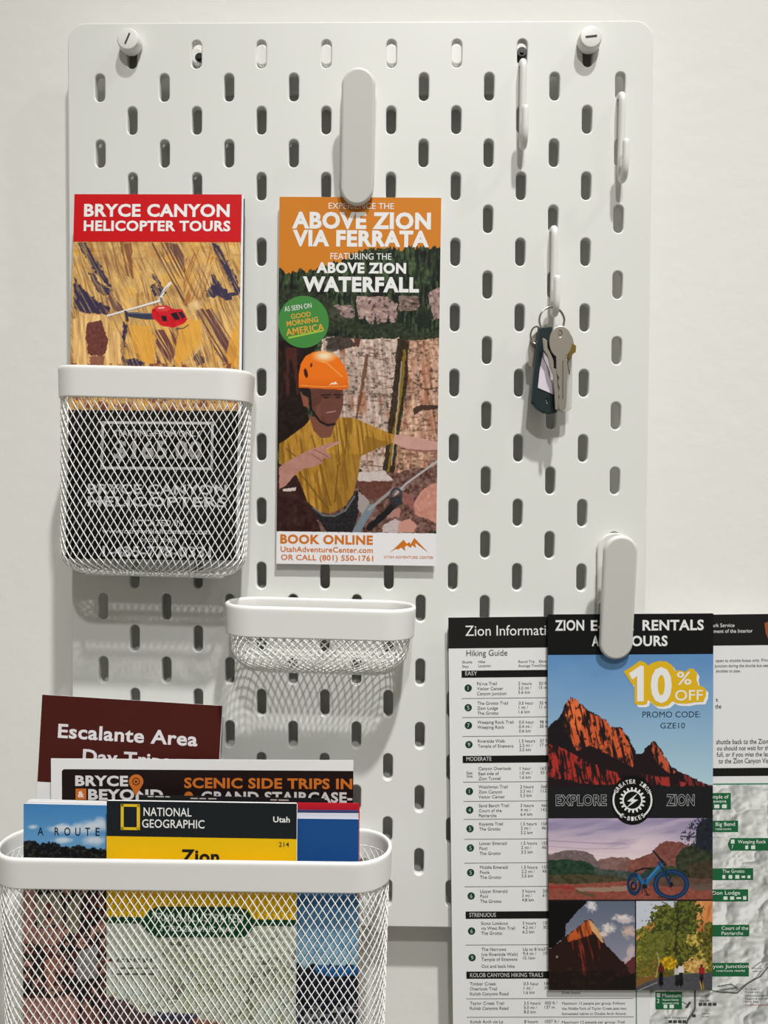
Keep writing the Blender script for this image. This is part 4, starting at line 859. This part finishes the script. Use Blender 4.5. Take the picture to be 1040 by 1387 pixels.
def road(px, py):
    p = Pic(px, py, 730, 1040, 4.0, (196, 202, 214)); X, Y = p.X, p.Y
    q = p.aniso(100, 120, 16, 3, 3)
    m = p.inside([(525, 880), (600, 840), (680, 770), (760, 745), (860, 720), (985, 700), (985, 1000), (525, 1000)], 8, 20, 2); p.mix(m, (214, 140, 80)); p.mix(m * np.clip((q - .5) * 5, 0, 1) * .6, (168, 92, 48)); p.mix(m * np.clip((.42 - q) * 6, 0, 1) * .5, (238, 178, 120))
    def leaf(cx, cy, rx, ry, dk, lt, seed):
        r = np.hypot((X - cx) / rx, (Y - cy) / ry) + (fbm(X / 18, Y / 18, seed, 3) - .5) * 1.1
        k = r < 1; n = fbm(X / 10, Y / 10, seed + 3, 3); a = np.clip((n - .38) * 4, 0, 1)[:, None]
        c = np.array(dk, float) * (1 - a) + np.array(lt, float) * a; p.C = np.where(k[:, None], c, p.C)
    p.fill([(520, 960), (700, 900), (990, 900), (990, 1180), (520, 1180)], (104, 92, 40), 6, 20, 15, 1, 40, 12)
    D, L, Y_, G2 = (54, 60, 26), (112, 116, 48), (186, 166, 66), (86, 88, 34)
    leaf(580, 1000, 90, 140, G2, (150, 140, 52), 2); leaf(850, 1000, 120, 110, (140, 124, 46), (212, 186, 96), 3); leaf(720, 800, 120, 60, D, L, 4); leaf(800, 770, 80, 60, D, (96, 104, 42), 5); leaf(700, 880, 110, 70, D, L, 6); leaf(800, 850, 70, 50, D, (100, 108, 44), 7)
    leaf(680, 980, 130, 90, G2, L, 8); leaf(770, 1000, 100, 60, D, (120, 116, 44), 9); leaf(935, 930, 70, 110, (66, 64, 28), (122, 112, 46), 10); leaf(950, 1030, 50, 60, (80, 72, 30), (140, 120, 50), 14); leaf(600, 1080, 90, 50, G2, (128, 108, 44), 11); leaf(700, 1060, 46, 36, (150, 120, 20), (222, 176, 34), 12)
    leaf(840, 1070, 60, 40, (170, 128, 64), (222, 180, 110), 13); p.line([(760, 760), (745, 900), (740, 1010)], 9, (50, 40, 26), .8, 8, 30); p.line([(740, 860), (800, 830)], 6, (50, 40, 26), .7); p.line([(630, 1140), (650, 1060), (640, 1000)], 6, (190, 160, 110), .8, 5)
    p.fill([(520, 1170), (600, 1150), (700, 1130), (830, 1112), (985, 1105), (985, 1215), (520, 1215)], (74, 74, 80), 3, 20, 5, 1, 12, 10); p.fill([(520, 1140), (620, 1128), (640, 1140), (560, 1172), (520, 1195)], (122, 86, 46), 5, 12, 6); p.line([(540, 1205), (640, 1162)], 4, (170, 165, 160), .9)
    p.line([(872, 1160), (880, 1200)], 6, (200, 150, 50)); p.line([(884, 1160), (892, 1200)], 4, (200, 150, 50), .8)
    for x, top, c, c2 in ((660, 1062, (96, 34, 30), (20, 18, 20)), (748, 1076, (190, 186, 190), (36, 36, 40)), (768, 1064, (214, 206, 208), (26, 26, 30)), (880, 1070, (150, 34, 44), (56, 34, 40))):
        p.fill([(x - 13, 1180 if x < 870 else 1150), (x - 10, top + 44), (x + 10, top + 44), (x + 13, 1176 if x < 870 else 1148)], c2); p.fill([(x - 17, top + 46), (x - 14, top + 14), (x - 6, top + 8), (x + 6, top + 8), (x + 15, top + 14), (x + 18, top + 44)], c); p.ell(x, top + 2, 7, 9, (60, 44, 40)); p.ell(x, 1165 if x < 870 else 1150, 5, 22, (14, 14, 16))
    return p.C
eb = Sheet('rack_card', 'black headed bike rental card with a red peak photo, under the lower clip', 'leaflet', (741.5, 832.5), (966, 831), (752, 1341), 7.9, 7.9, .0012, 3, body=inkmat(40, 40, 40))
eb.rect('heading_band', 741, 832, 967, 886.5, inkmat(17, 19, 19), 1, full=(1, 1, 1, 0))
eb.picture('peak_photo', 742, 886, 968, 1066, peaks, .72, 1, full=(1, 0, 1, 0))
eb.rect('slogan_band', 745, 1065.3, 969, 1108, inkmat(26, 28, 29), 2, full=(1, 0, 1, 0))
eb.picture('bike_photo', 747, 1107.5, 971, 1219, landscape, .68, 1, full=(1, 0, 1, 0))
eb.rect('dark_rule', 749, 1218.3, 972, 1220.2, inkmat(34, 26, 26), 2, full=(1, 0, 1, 0))
eb.picture('cave_photo', 750, 1219, 861, 1340, cave, .68, 1, full=(1, 0, 0, 1))
eb.picture('road_photo', 860.5, 1219, 972.5, 1340, road, .68, 1, full=(0, 0, 1, 1))
eb.rect('dark_rule', 859.8, 1219, 861.4, 1340, inkmat(34, 30, 28), 2, full=(0, 0, 0, 1))
W2 = inkmat(226, 226, 226)
eb.letters('heading_lettering', [('ZION', 751.5, 839.8, 791, 853.6), ('E-BIKE', 800, 839.8, 858, 853.6), ('RENTALS', 870, 839.5, 953, 853.2), ('AND', 801.5, 861, 830, 874.6), ('TOURS', 843, 861, 904, 874.6)], W2, 2, bold=.03)
def zz(q, dx=0, dy=0): return [(730 + (x + dx) / 4, 700 + (y + dy) / 4) for x, y in q]
blob = [(458, 838), (500, 812), (545, 780), (575, 790), (590, 806), (615, 790), (650, 781), (690, 784), (718, 802), (738, 836), (760, 830), (790, 840), (815, 822), (838, 824), (856, 850), (852, 880), (862, 912), (890, 922), (905, 938), (903, 970), (888, 1002), (840, 1004), (800, 1012), (748, 1010), (722, 998), (700, 1020), (668, 1028), (632, 1024), (604, 1002), (588, 990), (584, 1012), (566, 1018), (528, 1018), (516, 1008), (515, 912), (500, 904), (484, 878)]
eb.poly('discount_shadow', zz(blob, 12, 14), I_white, 2)
db = eb.poly('discount_outline', zz(blob), inkmat(218, 176, 32), 3)
eb.poly('discount_lettering', zz([(486, 848), (548, 806), (566, 808), (566, 1000), (530, 1000), (530, 862), (504, 882)]), I_white, 4, parent=db)
eb.letters('discount_lettering', [('0', 881, 904, 909.5, 949.5)], I_white, 4, parent=db, bold=.035)
eb.letters('discount_lettering', [('%', 916.5, 910, 936, 927), ('OFF', 914, 934.5, 951.5, 948.5)], I_white, 4, parent=db, bold=.008)
eb.letters('promo_lettering', [('PROMO CODE:', 870, 963.6, 948.5, 971.6), ('GZE10', 894, 979, 927.5, 986.4)], inkmat(42, 56, 70), 2, bold=0)
eb.letters('slogan_lettering', [('EXPLORE', 752.5, 1076.5, 821.5, 1090.5), ('ZION', 902, 1076, 940.5, 1090.5)], inkmat(172, 174, 176), 3, bold=.03, outline_=.018)
cx, cy = 856.3, 1083.5
em = eb.poly('emblem', [(cx + 29 * math.cos(a), cy + 33.5 * math.sin(a)) for a in np.linspace(0, 2 * math.pi, 60, endpoint=False)], inkmat(14, 16, 16), 3)
def arcband(a0, a1, r0, r1, n=16):
    A = np.radians(np.linspace(a0, a1, n)); return [(cx + r1 * math.cos(a), cy + r1 * math.sin(a)) for a in A] + [(cx + r0 * math.cos(a), cy + r0 * math.sin(a)) for a in A[::-1]]
for a0, a1 in ((-28, 52), (128, 208)): eb.poly('emblem_arc', arcband(a0, a1, 24.6, 27.0), W2, 4, parent=em)
gear = []
for k in range(18):
    for da, r in ((0, 13.6), (.18, 17.4), (.5, 17.4), (.68, 13.6)): 
        a = 2 * math.pi * (k + da) / 18; gear.append((cx + r * math.cos(a), cy + r * math.sin(a)))
eb.poly('emblem_gear', gear, W2, 4, parent=em)
eb.poly('emblem_disc', [(cx + 11.6 * math.cos(a), cy + 11.6 * math.sin(a)) for a in np.linspace(0, 2 * math.pi, 40, endpoint=False)], inkmat(14, 16, 16), 5, parent=em)
eb.poly('emblem_bolt', [(864, 1073.5), (849, 1085), (855.5, 1085.5), (848, 1094), (864, 1083), (857, 1082)], W2, 6, parent=em)
for k, ch in enumerate('GREATER ZION'):
    a = math.radians(-152 + k * 11.3)
    if ch != ' ': x, y = cx + 25.2 * math.cos(a), cy + 25.2 * math.sin(a); eb.letters('emblem_lettering', [(ch, x - 1.9, y - 2.8, x + 1.9, y + 2.8, -math.degrees(a) - 90)], W2, 4, parent=em, bold=.02)
for k, ch in enumerate('E-BIKES'):
    a = math.radians(124 - k * 11.3); x, y = cx + 25.2 * math.cos(a), cy + 25.2 * math.sin(a)
    eb.letters('emblem_lettering', [(ch, x - 1.8, y - (2.8 if ch != '-' else 4), x + 1.8, y + (2.8 if ch != '-' else 2), -math.degrees(a) + 90)], W2, 4, parent=em, bold=.02)

# ================= maps and brochures in the wide basket
es = Sheet('brochure', 'dark red brown brochure leaning at the back of the wide basket', 'brochure', (57.3, 940.8), (301, 956), (36, 1310), 9, 13, .0008, 2)
es.rect('title_panel', 52, 941, 300, 1066.5, inkmat(74, 27, 23), 1, full=(1, 1, 1, 0))
es.letters('title_lettering', [('Escalante Area', 78.5, 986, 268, 1004.5), ('Day Trips', 112, 1018, 231, 1036)], inkmat(226, 222, 226), 2, bold=.026)
by = Sheet('brochure', 'white edged brochure with a black scenic trips heading in the wide basket', 'brochure', (69, 1027.5), (478.5, 1030), (64, 1360), 17, 20, .0009, 2)
by.rect('heading_panel', 84, 1043, 479, 1200, inkmat(28, 16, 16), 1, full=(0, 0, 1, 0), r=.0018)
by.letters('name_lettering', [('BRYCE', 102, 1050.5, 173.5, 1064), ('BEYOND', 119.5, 1069, 221, 1083)], inkmat(214, 212, 214), 2, bold=.04)
O2 = inkmat(196, 108, 40)
am = by.rect('ampersand_box', 102.5, 1068, 117, 1083, O2, 2); by.letters('ampersand', [('&', 105.5, 1071.5, 114, 1079.5)], inkmat(236, 226, 220), 3, parent=am, bold=.03)
pin = by.poly('map_pin', [(184, 1078), (179, 1068), (175, 1062)] + [(184.5 + 9.8 * math.cos(a), 1058.5 + 9.8 * math.sin(a)) for a in np.radians(np.linspace(160, 380, 20))] + [(192.5, 1064)], O2, 3)
for r, m_ in ((5.2, inkmat(90, 44, 20)), (3.9, O2), (1.7, inkmat(90, 44, 20))): by.poly('map_pin_ring', [(184.5 + r * math.cos(a), 1058.3 + r * math.sin(a)) for a in np.linspace(0, 2 * math.pi, 24, endpoint=False)], m_, 4 + (5.2 - r), parent=pin)
by.letters('heading_lettering', [('SCENIC SIDE TRIPS IN', 249.5, 1054, 477, 1067.5)], O2, 2, bold=.034)
by.letters('heading_lettering', [('GRAND STAIRCASE-', 272.5, 1072.5, 477, 1086)], inkmat(205, 202, 204), 2, bold=.034)
by.poly('bullet', [(255.5 + 6 * math.cos(a), 1078 + 6 * math.sin(a)) for a in np.linspace(0, 2 * math.pi, 24, endpoint=False)], O2, 2)
# left brochure: loose pages behind, blue sky cover in front
for k, (x0, y0, x1, d) in enumerate(((40, 1083, 262, 30.5), (37, 1085, 260, 31.6))):
    Sheet('folded_page', ('topmost white page edge behind the blue sky route brochure', 'lower white page edge behind the blue sky route brochure')[k], 'paper', (x0, y0), (x1, y0 + 5), (x0 - 3, 1420), d, d + 1, .0006, 1, group='white pages behind the route brochure')
def route(px, py):
    p = Pic(px, py, 0, 0, 1.0); X, Y = p.X, p.Y
    p.grade(np.ones(len(X)), 1088, 1150, (64, 128, 186), (104, 156, 200))
    for cx_, cy_, rx, ry in ((98, 1124, 34, 9), (122, 1120, 20, 11), (135, 1116, 14, 10), (80, 1122, 18, 6), (86, 1138, 22, 5), (130, 1138, 22, 8), (44, 1120, 10, 4)): p.ell(cx_, cy_, rx, ry, (206, 214, 224), a=.9, soft=.7, jit=.4, seed=int(cx_))
    k = Y > 1139 + (X - 32) * .10 - (fbm(X / 6, X * 0, 4, 3) - .5) * 10; p.mix(k, (16, 20, 22)); q = fbm(X / 3, Y / 3, 5, 3); p.mix(k * (q > .6) * .7, (66, 60, 50))
    k = Y > 1172; p.mix(k, (40, 30, 30))
    # lower half: a crowd of faces and hats glimpsed through the mesh
    n = fbm(X / 9, Y / 9, 6, 3); p.mix(k * np.clip((n - .5) * 8, 0, 1), (176, 126, 112)); n2 = fbm(X / 7, Y / 9, 16, 3); p.mix(k * np.clip((n2 - .56) * 9, 0, 1), (26, 22, 26)); n3 = fbm(X / 10, Y / 6, 26, 2); p.mix(k * np.clip((n3 - .6) * 9, 0, 1), (96, 44, 42))
    p.fill([(28, 1206), (48, 1206), (46, 1260), (26, 1264)], (186, 134, 122), 2, 6, 3, .9, 14, 6); p.fill([(48, 1212), (80, 1208), (86, 1252), (50, 1256)], (168, 160, 138), 3, 6, 4, .9, 16, 5); p.ell(67, 1242, 8, 12, (170, 112, 96)); p.ell(66, 1228, 6, 5, (120, 60, 52)); p.ell(66, 1240, 5, 3, (50, 30, 30))
    p.fill([(88, 1225), (112, 1208), (106, 1264), (92, 1262)], (160, 154, 130), 3, 6, 5, .85, 16, 5); p.fill([(26, 1256), (80, 1258), (78, 1280), (26, 1278)], (164, 118, 106), 3, 6, 6, .9, 14, 5); p.fill([(104, 1290), (132, 1280), (130, 1326), (104, 1328)], (150, 150, 152), 2, 6, 7, .9, 12, 5)
    p.fill([(60, 1300), (76, 1296), (72, 1340), (62, 1336)], (176, 118, 98), 3, 6, 8, .9); p.fill([(24, 1352), (104, 1350), (112, 1430), (20, 1430)], (178, 130, 120), 4, 8, 9, .9, 20, 6); p.fill([(110, 1362), (136, 1366), (136, 1430), (112, 1430)], (120, 70, 66), 3, 6, 10, .85, 20, 6)
    return p.C
ar = Sheet('brochure', 'blue sky route brochure at the left end of the wide basket', 'brochure', (32, 1088.5), (261, 1093), (22, 1425), 33.8, 34.8, .0011, 3)
ar.picture('cover_photo', 20, 1088, 150, 1424, route, 1.0, 1, full=(1, 1, 0, 1))
ar.letters('title_lettering', [('A', 51, 1120.5, 59, 1131), ('R', 74, 1120.8, 80.5, 1131.3), ('O', 87, 1120.8, 95.5, 1131.5), ('U', 102, 1121, 109, 1131.8), ('T', 115.5, 1121, 122, 1132), ('E', 129.5, 1121, 135, 1132)], inkmat(20, 28, 44), 2, bold=.012)
# second dark map just behind the yellow one
m2 = Sheet('folded_map', 'dark folded map showing a thin strip above the yellow and black map', 'map', (189, 1076.8), (439, 1081.5), (176, 1420), 27.2, 28.2, .0008, 2, body=inkmat(24, 26, 28))
for x, y, w_ in ((200, 1078, 8), (210, 1078.2, 12), (224, 1078.4, 6), (258, 1080.6, 10), (270, 1080.8, 9), (282, 1081, 11), (366, 1082.6, 9), (377, 1082.9, 14)): m2.rect('print_mark', x, y, x + w_, y + 1.6, inkmat(180, 180, 170), 1)
# sheets at the right end
Sheet('brochure', 'red edged brochure at the back of the right end of the wide basket', 'brochure', (258, 1086), (487, 1088.5), (256, 1420), 29.0, 30.0, .0009, 2, body=inkmat(186, 28, 44))
Sheet('brochure', 'navy edged brochure in front of the red edged one', 'brochure', (256, 1095.5), (485.5, 1097.5), (254, 1420), 30.6, 31.6, .0007, 2, body=inkmat(60, 66, 110))
Sheet('brochure', 'pale edged brochure behind the plain blue brochure', 'brochure', (254, 1100), (485.5, 1101.8), (252, 1420), 32.0, 33.0, .0007, 2, body=inkmat(206, 210, 222))
def bluecover(px, py):
    p = Pic(px, py, 0, 0, 1.0, (26, 76, 138)); X, Y = p.X, p.Y
    p.grade(Y > 1175, 1190, 1305, (34, 86, 142), (150, 186, 202)); p.mix((Y > 1175) * np.clip((fbm(X / 14, Y / 10, 3, 3) - .5) * 4, 0, 1) * .5, (60, 112, 158))
    k = Y > 1306 + (fbm(X / 8, X * 0, 2, 3) - .5) * 14; p.mix(k, (20, 24, 42)); p.mix(k * (fbm(X / 4, Y / 4, 5, 3) > .6) * .6, (64, 62, 72)); p.fill([(425, 1308), (486, 1308), (486, 1320), (450, 1324), (430, 1318)], (34, 98, 160), 3, 6, 5, .95)
    p.mix((Y > 1362) * (fbm(X / 9, Y / 5, 6, 2) > .5) * .7, (170, 170, 174))
    return p.C
bl = Sheet('brochure', 'plain blue topped brochure at the right end of the wide basket', 'brochure', (262, 1107), (486, 1109.5), (262, 1420), 33.6, 34.6, .0008, 2)
bl.picture('cover_photo', 385, 1107, 488, 1420, bluecover, 1.0, 1, full=(0, 1, 1, 1))
# yellow and black folded map
ng = Sheet('folded_map', 'yellow and black folded trail map standing foremost in the wide basket', 'map', (144.5, 1084.5), (402, 1088.5), (133.5, 1425), 38.6, 39.6, .0022, 5)
ng.rect('heading_band', 140, 1084, 403, 1134.5, inkmat(26, 31, 35), 1, full=(1, 1, 1, 0))
ng.rect('title_band', 139, 1134, 403, 1246, inkmat(232, 186, 12), 1, full=(1, 0, 1, 0))
def topo(px, py):
    p = Pic(px, py, 0, 0, 1.0, (196, 202, 188)); X, Y = p.X, p.Y
    h = fbm(X / 34, Y / 34, 4, 5); p.C += ((h - .5) * 60)[:, None]; p.mix((np.abs((h * 14) % 1 - .5) < .13) * .45, (146, 132, 104)); p.mix((fbm(X / 18, Y / 16, 8, 3) > .6) * .35, (150, 156, 108)); p.mix((np.abs(fbm(X / 40, Y / 30, 12, 3) - .5) < .012) * .7, (90, 84, 74)); p.mix((fbm(X / 24, Y / 24, 15, 3) > .62) * .4, (176, 196, 192))
    p.mix((X < 245) * (Y < 1345) * np.clip((245 - X) / 60, 0, 1) * .6, (206, 212, 206))
    p.fill([(120, 1346), (150, 1350), (172, 1356), (190, 1372), (230, 1376), (262, 1376), (262, 1440), (120, 1440)], (84, 58, 62), 3, 8, 3, 1, 24, 6); p.fill([(208, 1370), (268, 1374), (266, 1386), (215, 1384)], (56, 54, 84), 2, 6, 4, .9); p.fill([(262, 1380), (300, 1384), (300, 1440), (262, 1440)], (140, 84, 66), 3, 6, 5, .9, 24, 5)
    return p.C
ng.picture('cover_map', 133, 1244, 402, 1424, topo, 1.2, 1, full=(1, 0, 1, 1))
GN = inkmat(16, 70, 42)
ng.rect('green_band', 135, 1243.5, 402, 1252.5, GN, 2, full=(1, 0, 1, 0))
pl_ = ng.poly('series_panel', [(190, 1250), (204, 1232), (214, 1228), (322, 1228), (334, 1232), (348, 1250), (340, 1262), (330, 1269.5), (210, 1269.5), (200, 1262)], GN, 3)
ng.letters('series_lettering', [('TRAILS ILLUSTRATED', 206, 1237, 330, 1248), ('TOPOGRAPHIC MAP', 216, 1254, 318, 1262)], inkmat(200, 216, 206), 4, parent=pl_, bold=.02)
fr_ = inkmat(226, 190, 40)
for q in ((163.6, 1089, 167.6, 1124), (185.3, 1089, 189.6, 1124), (164, 1089, 189.6, 1092.6), (163.5, 1120.4, 189, 1124)): ng.rect('yellow_frame', *q, fr_, 2)
ng.letters('name_lettering', [('NATIONAL', 194.5, 1094, 259.5, 1105.3), ('GEOGRAPHIC', 192.5, 1110.2, 277, 1121.3)], inkmat(232, 232, 232), 2, bold=.008)
ng.letters('name_lettering', [('Utah', 370, 1106, 392.5, 1113.6)], inkmat(232, 232, 232), 2, bold=.02)
ng.letters('title_lettering', [('Zion', 245, 1150.5, 297, 1168.5), ('National Park', 205, 1176, 337, 1194)], inkmat(26, 26, 22), 2, bold=.036)
ng.letters('title_lettering', [('214', 377.5, 1140.5, 391.5, 1147)], inkmat(40, 38, 26), 2, bold=.006)
for y, hh, x0, ws in ((1298, 5, 158, (3, 5, 6, 2, 5, 6, 3)), (1310, 2.6, 163, (6, 8, 5, 9, 6)), (1318, 2.6, 158, (8, 6, 9, 7, 8))):
    x = x0
    for w_ in ws: ng.rect('print_mark', x, y, x + w_, y + hh, inkmat(96, 96, 92), 2); x += w_ + 3
ng.poly('red_mark', [(136, 1296), (142, 1300), (151, 1298), (152, 1302), (142, 1302), (137, 1305)], inkmat(120, 30, 44), 2)

# ================= keys on the third hook
def kp(x, y): return 700 + x / 8.16, 410 + y / 8.16
def plate(name, loops, D, thick, m, parent=None, bevel=.0003, rot=0):
    cx_, cy_ = np.mean([q[0] for q in loops[0]]), np.mean([q[1] for q in loops[0]])
    c = Vector(at(*kp(cx_, cy_), D)); L = []
    for lp in loops:
        P = [Vector(at(*kp(*q), D)) - c for q in lp]; L.append([(v.x, v.z) for v in P])
    me = upright(filled(name, L, thick / 2, bevel, 1)); o = link(name, me, m, None, 35)
    o.location = c; o.rotation_euler = (0, 0, math.radians(rot))
    if parent:
        bpy.context.view_layer.update(); o.parent = parent; o.matrix_parent_inverse = parent.matrix_world.inverted() if False else Matrix(); o.location = c - parent.location
    return o
def circ(cx_, cy_, rx, ry=None, n=20): return [(cx_ + rx * math.cos(2 * math.pi * k / n), cy_ + (ry or rx) * math.sin(2 * math.pi * k / n)) for k in range(n)]
def ringobj(name, cx_, cy_, rx, ry, D, tilt, wire, lab, cat, turns=2):
    c = Vector(at(*kp(cx_, cy_), D)); k = .00456 * 0 + (Vector(at(*kp(cx_ + 100, cy_), D)) - c).length / 100
    pts = []; N = 40 * turns
    for i in range(N + 1):
        a = 2 * math.pi * i / 40; pts.append((rx * k * math.cos(a), (i / N - .5) * wire * 1.9 * turns / 2 + rx * k * math.cos(a) * math.sin(math.radians(tilt)), ry * k * math.sin(a)))
    V, Fc = tube(pts, wire / 2, 8); o = link(name, pyd(name, V, Fc), M_ring, None, 60); o.location = c
    tag(o, lab, cat); return o
ringobj('key_ring', 385, 200, 145, 150, 9.0, 14, .0011, 'steel split ring hanging on the lowest white hook', 'key ring')
ringobj('key_ring', 215, 360, 62, 95, 11.5, -20, .0010, 'small steel ring at the top left of the black key tag', 'key ring')
tg = plate('key_tag', [[(245, 282), (375, 284), (410, 560), (428, 900), (438, 1180), (420, 1208), (360, 1218), (290, 1208), (215, 1160), (164, 1105), (172, 1010), (205, 640)], circ(325, 1085, 24, 34, 16)], 13, .0030, M_tag, bevel=.0008)
tag(tg, 'black plastic key tag with a white paper label window', 'key tag')
plate('label_window', [[(292, 545), (330, 600), (395, 735), (400, 1012), (232, 940), (250, 760)]], 14.7, .0005, inkmat(214, 206, 218), tg, .0001)
plate('tag_ridge', [[(248, 290), (282, 288), (215, 760), (188, 1100), (172, 1100), (190, 800)]], 14.6, .0009, M_tag, tg, .0003)
def key(name, loops, D, lab, m=M_steel, thick=.0019):
    o = plate(name, loops, D, thick, m, bevel=.00035); tag(o, lab, 'key', 'keys on the steel ring'); return o
head = [(480 + 121 * math.cos(a), 436 + 170 * math.sin(a)) for a in np.radians(np.linspace(112, 428, 30))]
hk = key('house_key', [head + [(548, 760), (540, 1080), (528, 1160), (500, 1208), (462, 1170), (455, 1090), (470, 1040), (452, 1000), (474, 940), (452, 880), (468, 830), (440, 780), (436, 620)], circ(474, 345, 28, 44, 16)], 16.5, 'nickel house key with a round head facing the room')
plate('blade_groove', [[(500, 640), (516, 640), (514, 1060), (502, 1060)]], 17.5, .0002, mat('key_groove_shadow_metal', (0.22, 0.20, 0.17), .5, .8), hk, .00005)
key('house_key', [[(430, 300), (540, 286), (606, 390), (626, 480), (614, 560), (600, 590), (598, 660), (580, 765), (566, 700), (562, 600), (540, 470), (430, 430)]], 11.2, 'key peeping out on the right behind the round headed key', M_steel)
br = plate('padlock_key', [[(560, 470), (598, 448), (646, 480), (642, 545), (606, 570), (574, 618), (562, 606), (570, 545)]], 12.9, .0016, M_brass); tag(br, 'small brass key edge right of the round headed key', 'key', 'keys on the steel ring')
key('house_key', [[(150, 400), (215, 330), (240, 420), (210, 500), (208, 640), (188, 690), (178, 640), (170, 720), (140, 700), (128, 520)]], 8.6, 'key half hidden left of the black key tag', M_steel)
key('house_key', [[(290, 400), (325, 420), (330, 500), (375, 590), (395, 640), (400, 730), (425, 740), (440, 900), (452, 1000), (448, 1180), (425, 1170), (418, 1000), (405, 800), (372, 720), (345, 590), (300, 520)]], 18.6, 'slim key lying between the black tag and the round headed key', M_steel, .0014)
ct = plate('plastic_tag', [[(470, 520), (600, 600), (604, 900), (596, 1170), (560, 1195), (430, 1205), (430, 900)]], 7.2, .0012, M_clear, bevel=.0003); tag(ct, 'clear plastic tag behind the keys on the ring', 'key tag')
